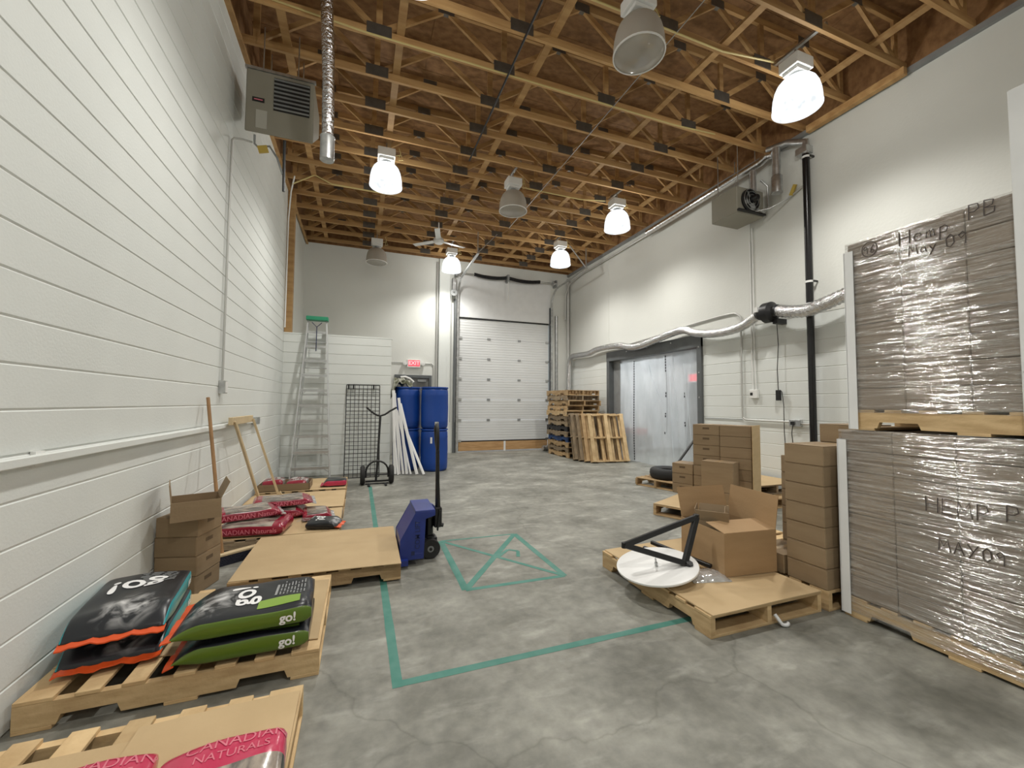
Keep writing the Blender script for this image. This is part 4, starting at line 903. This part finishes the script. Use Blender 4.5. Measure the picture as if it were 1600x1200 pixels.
G().bb(-.2,.2,-.03,-.005,.04,.07).build('base_bar','black',ht); G().bb(-.2,.2,-.03,-.005,.005,.02).build('base_bar','black',ht)
# white strips leaning in the corner
LW=[((.70,8.70),(.665,9.0),1.72),((.79,8.68),(.69,8.99),1.66),((.86,8.66),(.70,8.985),1.46),((.93,8.64),(.77,8.96),1.56),((1.0,8.60),(.74,8.95),1.30),((1.12,8.56),(.80,8.94),1.44),((1.25,8.50),(.90,8.90),.95),((.75,8.60),(.66,8.97),1.2)]
nm8=['longest white strip against the partition corner','white strip second in length beside the partition corner','slim white strip leaning close to the partition','white strip leaning toward the blue barrels','short white strip in the middle of the fan','wide white strip slanting across the blue barrel','lowest white strip splayed out over the floor','short white strip in front of the partition edge']
for i,((ax,ay),(bx,by),z) in enumerate(LW):
    a=Vector((ax,ay,.012)); b=Vector((bx,by,z)); d=(b-a)
    s=thing('trim_strip',nm8[i],'trim strip',a,0,'white strips leaning in the corner'); G().bar((0,0,0),d,(.06,.04,.05,.055,.035,.06,.05,.03)[i],.012,(0,1,0)).build('strip','white_pvc',s); G().bar(d*.0+Vector((0,-.012,0)),d+Vector((0,-.012,0)),.010,.018,(0,1,0)).build('ridge','white_pvc',s)
# barrels
br={}
br['shell']=G().lathe([(0,0),(.24,0),(.275,.02),(.288,.07),(.290,.14),(.293,.16),(.290,.18),(.295,.45),(.290,.70),(.293,.72),(.290,.74),(.286,.82),(.27,.868),(.24,.88),(.0,.88)],40).mesh('shell','blue_poly',smooth=50)
br['ring']=G().lathe([(.268,.868),(.292,.868),(.294,.885),(.288,.90),(.268,.90)],40,closed=True).mesh('rim_ring','blue_poly',smooth=50)
br['bung']=G().lathe([(.0,.88),(.035,.88),(.035,.895),(.0,.895)],14,(.15,0,0)).mesh('bung','black')
for x,y,z,l in ((1.545,9.06,0,'lower blue plastic barrel with white label'),(1.545,9.06,.902,'upper blue plastic barrel standing on the labelled barrel'),(.985,9.34,0,'lower blue plastic barrel behind the white strips'),(.985,9.34,.902,'upper blue plastic barrel beside the block partition')):
    b=thing('plastic_barrel',l,'barrel',(x,y,z),0,'blue barrels'); obj('shell',br['shell'],b); obj('rim_ring',br['ring'],b); obj('bung',br['bung'],b)
    if 'label' in l and z==0:
        g=G(); vs=[]
        for i in range(5):
            a=-2.02+.14*i/4
            for zz in (.60,.73): vs.append((.2955*cos(a),.2955*sin(a),zz))
        g.add(vs,[(2*i,2*i+2,2*i+3,2*i+1) for i in range(4)]); g.build('paper_label','white_board',b)
cb=thing('crumpled_bundle','crumpled grey green fabric bundle draped on the blue barrel','bundle',(.83,9.24,1.806))
g=G(); n=18; vs=[]; fs=[]
for j in range(n+1):
    for i in range(n+1):
        u=i/n*2-1; v=j/n*2-1; x=u*.22; y=v*.2
        z=.17*(1-u*u*.7)*(1-v*v*.6)+.035*sin(9*u+3*v)+.03*sin(11*v-5*u)
        if u<-.55: z-= (abs(u)-.55)*.62
        vs.append((x+.02*sin(7*v),y,max(z,.0) if u>=-.55 else z))
fs=[(j*(n+1)+i,j*(n+1)+i+1,(j+1)*(n+1)+i+1,(j+1)*(n+1)+i) for j in range(n) for i in range(n)]
g.add(vs,fs); o=g.build('fabric','camo',cb,smooth=70); md=o.modifiers.new('thick','SOLIDIFY'); md.thickness=.012
G().tube([(-.02,-.16,.20),(.08,-.17,.21),(.18,-.16,.17),(.26,-.15,.10)],.022,8).build('pale_roll','white_plastic',cb,smooth=60)
# ================================================================ PALLET JACK
pj=thing('pallet_jack','blue hand pallet jack with black tiller, forks under a pallet','pallet jack',(.38,4.03,0))
poly=[(-.02,.06),(-.02,.235),(.115,.475),(.29,.475),(.29,.435),(.205,.41),(.19,.06)]
for s in (-1,1): G().prism(poly,s*.215-.006,s*.215+.006,'y').build('side_plate','blue_steel',pj,bevel=.002)
bb_=G(); bb_.bb(.075,.185,-.222,.222,.06,.115); bb_.build('base_plate','blue_steel',pj,bevel=.004)
g=G(); g.add([(-.015,-.21,.06),(-.015,.21,.06),(-.015,.21,.235),(-.015,-.21,.235),(.115,.21,.472),(.115,-.21,.472)],[(0,1,2,3),(3,2,4,5)]); o=g.build('back_plate','blue_steel',pj); md=o.modifiers.new('t','SOLIDIFY'); md.thickness=.012
G().bb(.11,.29,-.22,.22,.465,.49).build('top_plate','blue_steel',pj,bevel=.005)
G().lathe([(0,-.03),(.032,-.03),(.032,.03),(0,.03)],14,(.285,0,.46),Matrix.Rotation(pi/2,3,'X')).build('pivot','blue_steel',pj)
for s in (-1,1):
    f=G(); f.bb(-1.10,.05,s*.19-.08,s*.19+.08,.062,.075).bb(-1.10,.05,s*.19-.08,s*.19-.07,.03,.062).bb(-1.10,.05,s*.19+.07,s*.19+.08,.03,.062); f.build('fork','blue_steel',pj)
    G().lathe([(0,-.045),(.034,-.045),(.034,.045),(0,.045)],14,(-.95,s*.19,.034),Matrix.Rotation(pi/2,3,'X')).build('load_roller','rubber',pj,smooth=40)
put_text(text_mesh('COM LIFT',.062,bold=.01),'blue_steel_dark',lambda x,y:(.135-y,-.2225,.275+x*.92),pj)
G().bb(.08,.11,-.2235,-.22,.10,.135).build('badge','blue_steel_dark',pj)
for s in (-1,1): 
    wh=G().lathe([(.03,-.022),(.085,-.024),(.09,-.018),(.09,.018),(.085,.024),(.03,.022)],26,(.275,s*.07,.0905),Matrix.Rotation(pi/2,3,'X'),closed=True).build('steer_wheel','rubber',pj,smooth=40)
    G().lathe([(0,-.02),(.04,-.02),(.04,.02),(0,.02)],16,(.275,s*.07,.0905),Matrix.Rotation(pi/2,3,'X')).build('wheel_hub','steel_grey',wh)
G().tube([(.275,-.1,.0905),(.275,.1,.0905)],.014).build('axle','black',pj)
G().lathe([(0,.17),(.06,.17),(.06,.20),(.045,.21),(.045,.36),(.055,.365),(.055,.385),(.02,.39),(0,.39)],18,(.265,0,0)).build('pump_cylinder','black_gloss',pj,smooth=40)
G().tube([(.265,0,.38),(.275,0,.46)],.014).build('ram','galv',pj)
G().bb(.20,.34,-.055,.055,.155,.185).build('steer_yoke','black',pj,bevel=.005); G().bb(.31,.385,-.05,.05,.27,.46).build('tiller_head','black_gloss',pj,bevel=.01)
for s in (-1,1): G().bar((.34,s*.06,.25),(.36,s*.06,.44),.012,.035,(0,1,0)).build('link','black',pj)
G().tube([(.35,-.03,.30),(.40,-.03,.285)],.02).build('pedal','black',pj)
G().tube([(.352,0,.44),(.345,0,.7),(.342,0,1.0)],[.026,.020,.019],12).build('tiller_bar','black_gloss',pj,smooth=60)
G().tube([(.342,0,1.0),(.335,-.05,1.08),(.33,-.06,1.20),(.33,-.02,1.25),(.33,.02,1.25),(.33,.06,1.20),(.335,.05,1.08),(.342,0,1.0)],.017,10).build('grip_loop','black',pj,smooth=60); G().tube([(.33,0,1.245),(.33,0,1.275)],.02).build('release_lever','galv',pj)
# ================================================================ FLOOR TAPE
def strip(t,a,b,w,name='strip',z=.0006):
    a=Vector((*a,0)); b=Vector((*b,0)); n=Vector((-(b-a).y,(b-a).x,0)).normalized()*w/2; g=G(); d=(b-a); k=max(2,int(d.length/.12)); vs=[]
    for i in range(k+1):
        p=a+d*i/k; j=random.uniform(.94,1.05); vs+=[(p.x+n.x*j,p.y+n.y*j,.0),(p.x-n.x*j,p.y-n.y*j,.0),(p.x-n.x*j,p.y-n.y*j,z),(p.x+n.x*j,p.y+n.y*j,z)]
    fs=[]
    for i in range(k):
        o=4*i
        for q in range(4): fs.append((o+q,o+(q+1)%4,o+4+(q+1)%4,o+4+q))
    fs+=[(0,1,2,3),(4*k+3,4*k+2,4*k+1,4*k)]
    g.add(vs,fs); return g.build(name,'teal_tape',t)
t1=thing('floor_tape','long green tape line turning a corner on the concrete floor','floor tape',(0,0,.0004)); strip(t1,(.20,7.62),(.215,2.245),.055); strip(t1,(.24,2.272),(2.6,2.272),.052,z=.0007)
t2=thing('floor_tape','green taped square with crossed diagonals on the concrete floor','floor tape',(0,0,.0004))
q=[(.835,4.40),(.81,3.205),(1.665,3.185),(1.655,4.37)]
for i,(a,b,w) in enumerate(((0,1,.06),(1,2,.045),(2,3,.055),(3,0,.03))): strip(t2,q[a],q[b],w,z=.0006+.0001*i)
strip(t2,q[1],q[3],.055,'diagonal',.0011); strip(t2,q[0],q[2],.04,'diagonal',.0012)
for i,(a,b) in enumerate((((1.27,3.78),(1.42,3.93)),((1.42,3.93),(1.50,3.86)),((1.50,3.86),(1.45,3.72)))): strip(t2,a,b,.035,'hook_mark',.0013+.0001*i)
# ================================================================ RIGHT GROUP: TABLETOP PALLET
zg=ZP+.014
open_carton('large open carton with raised flaps on the tabletop pallet',(2.885,2.635,zg),-.10,(.49,.50,.325),{'f':(-80,.20),'r':(8,.26),'b':(14,.25)},mt='carton_new')
open_carton('small carton with open flaps inside the large open carton',(2.83,2.72,zg+.006),.72,(.25,.25,.34),{'f':(-20,.09),'l':(15,.09),'r':(25,.09),'b':(5,.09)},mt='carton')
td=thing('round_tabletop','white round tabletop lying tilted over the pallet edge','tabletop',(2.169,2.63,.222)); td.rotation_euler=(.03,-.154,0)
G().lathe([(0,-.011),(.292,-.011),(.300,-.006),(.300,.006),(.292,.011),(0,.011)],72).build('disc','white_gloss',td,smooth=40)
G().lathe([(0,.011),(.012,.011),(.012,.04),(.006,.045),(.006,.075),(0,.076)],10,(-.02,-.02,0)).build('stud','galv',td)
lf=thing('triangular_frame','black triangular metal leg frame resting on the round tabletop','table leg',(0,0,0))
A_,B_,C_=Vector((1.872,2.63,.41)),Vector((2.50,2.565,.578)),Vector((2.32,2.50,.268))
for a,b in ((A_,B_),(B_,C_),(C_,A_)): G().bar(a,b,.040,.040,(0,.3,1)).build('bar','black',lf,bevel=.004)
G().lathe([(0,-.035),(.028,-.035),(.028,.03),(0,.03)],6,C_+Vector((.02,-.015,-.015)),Matrix.Rotation(.5,3,'X')).build('end_foot','black',lf); G().lathe([(0,-.02),(.02,-.02),(.02,.02),(0,.02)],8,A_).build('joint_cap','black',lf); G().lathe([(0,-.02),(.022,-.02),(.022,.02),(0,.02)],8,B_).build('joint_cap','black',lf)
l2=thing('metal_tubes','pair of loose black table legs under the tabletop','table leg',(2.44,2.85,zg+.02)); G().bar((0,.18,.07),(.17,-.32,.02),.03,.03).build('leg_bar','black',l2,bevel=.004); G().bar((-.10,.16,.04),(.06,-.14,.01),.03,.03).build('leg_bar','black',l2,bevel=.004)
pw=thing('wrapped_hardware','clear plastic packet of hardware beside the large open carton','packet',(2.52,2.47,zg))
g=G(); n=12; vs=[]
for j in range(n+1):
    for i in range(n+1):
        u,v=i/n*2-1,j/n*2-1; vs.append((u*.13,v*.085,.038*(1-u**4)*(1-v**4)+.004*sin(13*u+7*v)+.003))
for j in range(n+1):
    for i in range(n+1):
        u,v=i/n*2-1,j/n*2-1; vs.append((u*.13,v*.085,.0))
m=(n+1)**2; fs=[]
for j in range(n):
    for i in range(n): a=j*(n+1)+i; fs+=[(a,a+1,a+n+2,a+n+1),(m+a,m+a+n+1,m+a+n+2,m+a+1)]
rim=[i for i in range(n+1)]+[(j+1)*(n+1)-1 for j in range(1,n+1)]+[n*(n+1)+i for i in range(n-1,-1,-1)]+[j*(n+1) for j in range(n-1,0,-1)]
for a,b in zip(rim,rim[1:]+rim[:1]): fs.append((a,b,b+m,a+m))
g.add(vs,fs); pw.rotation_euler=(0,0,-.25); pw.location.x-=.03; pw.scale=(1.15,1.15,1.1); g.build('packet','bag_silver',pw,smooth=60)
sc=tag(G().tube(smooth_path([(2.62,2.018,.07),(2.625,2.0,.05),(2.64,1.985,.02),(2.655,1.98,.012),(2.68,1.975,.012),(2.70,1.985,.013)],4),[.012]*21,7).build('plastic_strap','plastic_scrap',smooth=60),'white plastic scrap dangling from the tabletop pallet','plastic scrap')
# tall carton stack
CS=(.40,.29,.1455); GT='tall stack of flat cartons'
for k in range(7): carton(f'{ORD[k]} carton from the floor in the tall stack beside the wrapped load',(3.345+random.uniform(-.004,.004),2.165,ZP+.0005+k*.146),random.uniform(-.015,.015),CS,GT,holes='y')
for k in range(6): carton(f'{ORD[k]} carton in the stack hidden behind the tall carton stack',(3.72,2.475,ZP+.0005+k*.146),0,CS,'cartons behind the tall stack',holes='')
for k in range(8): carton(f'{ORD[k]} carton in the highest stack, between tall stack and wall',(3.76,2.165,ZP+.0005+k*.146),0,CS,'cartons in the highest stack',holes='')
carton('single low carton beside the large open carton',(3.31,2.475,ZP+.0005),0,(.34,.29,.1455),None,holes='')
# ================================================================ WRAPPED LOADS
def wrapped(label,x0,y0,z0,rows,rh,film_lo,board,group,plabel):
    pallet(plabel,(x0+.508,y0+.61,z0),pi/2,wood='pallet_pine',group='pallets under the wrapped loads')
    t=thing('wrapped_load',label,'wrapped load',(x0,y0,z0+.141),0,group)
    cw=1.21/4; me=G().bb(0,.50,.001,cw-.002,.0005,rh-.003).mesh('carton','carton_grey',bevel=.005)
    for r_ in range(rows):
        for c in range(4):
            for d in range(2): obj('carton',me,t,(.006+d*.502+random.uniform(-.003,.002),.005+c*cw,r_*rh))
    # stretch film: skirt around the load plus a lap over the top
    h=rows*rh; g=G(); P=[(-.004,-.004),(-.004,1.222),(1.018,1.222),(1.018,-.004)]
    ring=[]
    for (ax_,ay),(bx,by) in zip(P,P[1:]+P[:1]):
        for i in range(16): ring.append((ax_+(bx-ax_)*i/16,ay+(by-ay)*i/16))
    nz2=24; vs=[]
    for j in range(nz2+1):
        z=film_lo+(h+.004-film_lo)*j/nz2
        for i,(x,y) in enumerate(ring): vs.append((x-.0025*(1+sin(j*1.9+y*9)) if x<0 else x,y,z))
    n=len(ring); fs=[(j*n+i,j*n+(i+1)%n,(j+1)*n+(i+1)%n,(j+1)*n+i) for j in range(nz2) for i in range(n)]
    g.add(vs,fs); g.build('stretch_film','stretch_film',t,smooth=60)
    for (by0,bz0,bz1) in board:
        g=G(); g.bb(-.014,-.010,by0-.055,by0,bz0,bz1).bb(-.014,.05,by0-.002,by0+.004,bz0,bz1); g.build('edge_board','white_board',t)
    return t
u1=wrapped('lower film-wrapped load of grey cartons marked HEMP P',3.23,.74,0,8,.1435,-.10,[(1.226,-.12,1.08)],'film-wrapped carton loads','pallet under the lower film-wrapped load')
u2=wrapped('upper film-wrapped load of grey cartons marked Hemp PB',3.23,.66,1.292,8,.146,-.02,[(1.226,-.135,1.11)],'film-wrapped carton loads','pallet between the two film-wrapped loads')
# handwriting on the film (faces -x: reading direction runs towards -y)
def mk(t,txt,h,y,z,r=.0028,slope=0): strokes(write(txt,h),r,lambda a,b:(-.0125,y-a,z+b+slope*a),'marker',t)
ly=lambda wy,y0: wy-y0
mk(u2,'Hemp',.085,1.565-.66,2.48-1.433,slope=.02); mk(u2,'PB',.085,1.245-.66,2.515-1.433); mk(u2,'May',.062,1.52-.66,2.40-1.433); mk(u2,'09',.075,1.345-.66,2.39-1.433)
mk(u2,'96',.055,1.765-.66,2.49-1.433,.0025); strokes([[(.044*cos(a),.05*sin(a)) for a in [i*2*pi/20 for i in range(21)]]],.0025,lambda a,b:(-.0125,1.73-.66-a,2.52-1.433+b),'marker',u2)
mk(u1,'HEMP',.088,1.485-.74,.83-.141); mk(u1,'P',.088,1.155-.74,.85-.141); mk(u1,'MAY09',.072,1.435-.74,.615-.141)
wb=thing('foam_board','tall white foam board against the wrapped loads','foam board',(3.198,.86,1.19)); G().bb(-.018,.012,-.22,.205,0,1.94).build('board','white_board',wb,bevel=.004); G().bb(-.024,-.019,-.22,.20,.45,.5).build('tape_band','plastic_scrap',wb)
# ================================================================ MIDDLE GROUP
e1=Vector((cos(.44),sin(.44),0)); e2=Vector((sin(.44),-cos(.44),0))
def fr_(cx,cy,a,b): return Vector((cx,cy,0))+e1*a+e2*b
hc=fr_(3.68,4.52,.61,.508); pallet('pallet with bare cardboard, askew in front of middle cartons',(hc.x,hc.y,0),.44)
Q=[fr_(3.68,4.52,*p) for p in ((.0,1.016),(0,0),(1.2,0),(1.2,1.016))]; sheet('bare cardboard sheet on the askew pallet before middle cartons',[(p.x,p.y) for p in Q],ZP)
GM='cartons in the middle group'
def mcart(label,a1,b1,w_e2,d_e1,h,z,holes='x',top=True,group=GM):
    c=fr_(3.68,4.52,a1+d_e1/2,b1+w_e2/2); return carton(label,(c.x,c.y,z),.44,(d_e1,w_e2,h),group,holes=holes,top=top)
for k in range(3): mcart(f'{ORD[k]} carton of the short three-high stack by the tyre',.86,-.11,.30,.32,.1455,ZP+.010+k*.146,'x')
for k in range(7): mcart(f'{ORD[k]} carton of the seven-high stack behind the taped carton',.875,.195,.365,.32,.1455,ZP+.010+k*.146,'x')
for k in range(7): mcart(f'{ORD[k]} carton of the seven-high stack toward the tall panel',.865,.565,.39,.32,.1455,ZP+.010+k*.146,'')
mcart('flat carton under the larger taped carton in the middle group',.60,.40,.42,.25,.1455,ZP+.010,'')
mcart('larger taped carton sitting on a flat carton, middle group',.615,.40,.40,.24,.395,ZP+.157,'')
pc_=fr_(3.68,4.52,1.02,.975); tag(G().box((0,0,.515),(.36,.010,1.03),None).build('upright_cardboard','cardboard'),'tall upright cardboard panel beside the middle carton stacks','cardboard panel'); _o=C.objects[-1]; _o.location=(pc_.x,pc_.y,ZP+.011); _o.rotation_euler=(0,0,.44)
pallet('lower pallet by the right wall behind the middle cartons',(5.77,4.80,0),pi/2); 
pallet('upper dark pallet by the right wall under cardboard',(5.82,4.94,.1405),pi/2,L=1.1,wood='pallet_grey'); sheet('cardboard sheet on the pallets by the right wall',[(5.32,4.38),(6.33,4.38),(6.33,5.5),(5.32,5.5)],.2815)
pallet('small pallet under the black tyre',(5.26,6.02,0),.3,L=.9,Wd=.8)
ty=thing('tyre','black tyre lying flat on a small pallet','tyre',(5.20,5.98,ZP+.001))
G().lathe([(.13,.03),(.17,.005),(.27,.0),(.305,.03),(.315,.09),(.305,.15),(.27,.18),(.17,.175),(.13,.15)],36,closed=True).build('tread','rubber',ty,smooth=50); G().lathe([(0,.04),(.13,.04),(.14,.14),(.12,.15),(.11,.06),(0,.055)],24).build('rim','black_gloss',ty,smooth=40)
po=thing('black_pole','slanted black pole propped in the tyre','pole',(5.25,5.99,ZP+.07)); G().tube([(0,0,0),(.62,.02,.62)],.022,10).build('pole','black',po,smooth=60); G().lathe([(0,-.03),(.035,-.03),(.035,.05),(.024,.06),(0,.06)],14).build('pole_socket','black_gloss',po)
# ================================================================ STACK OF PALLETS AND LEANING PALLETS
woods={3:'pallet_blue',5:'pallet_black'}
for k in range(13):
    w=woods.get(k,'pallet_pine' if k in (8,) else 'pallet_grey' if k in (1,4,6,7,11) else 'pallet_wood')
    nm='blue painted ' if k==3 else 'black ' if k==5 else ''
    n_=['bottom','second','third','fourth','fifth','sixth','seventh','eighth','ninth','tenth','eleventh','twelfth','topmost'][k]
    pallet(f'{n_} {nm}pallet of the tall stack near the overhead door',(5.71+random.uniform(-.03,.03),10.42+random.uniform(-.03,.03),k*.1405),pi/2+random.uniform(-.02,.02),wood=w,group='pallets in the tall stack')
lean=[(5.36,8.68,.0,'pallet_pine','clean pine pallet leaning at the front of the row'),(5.28,8.86,.02,'pallet_wood','leaning pallet directly behind the front pine pallet'),(5.22,9.04,.01,'pallet_grey','leaning pallet next to last in the row'),(5.16,9.22,-.0,'pallet_grey','leaning pallet touching the tall pallet stack')]
for x,y,rz,w,l in lean:
    # stand on the deck board ends, base side facing the room
    lt=radians(17.5); M=Matrix.Translation((x+.508,y+.15,.002))@Matrix.Rotation(-.13+rz,4,'Z')@Matrix.Rotation(-lt,4,'X')@Matrix.Translation((0,0,.61))@Matrix.Rotation(-pi/2,4,'X')@Matrix.Translation((0,0,-.14))
    pallet(l,(0,0,0),0,L=1.016,Wd=1.219,wood=w,group='pallets leaning on the stack',M=M)
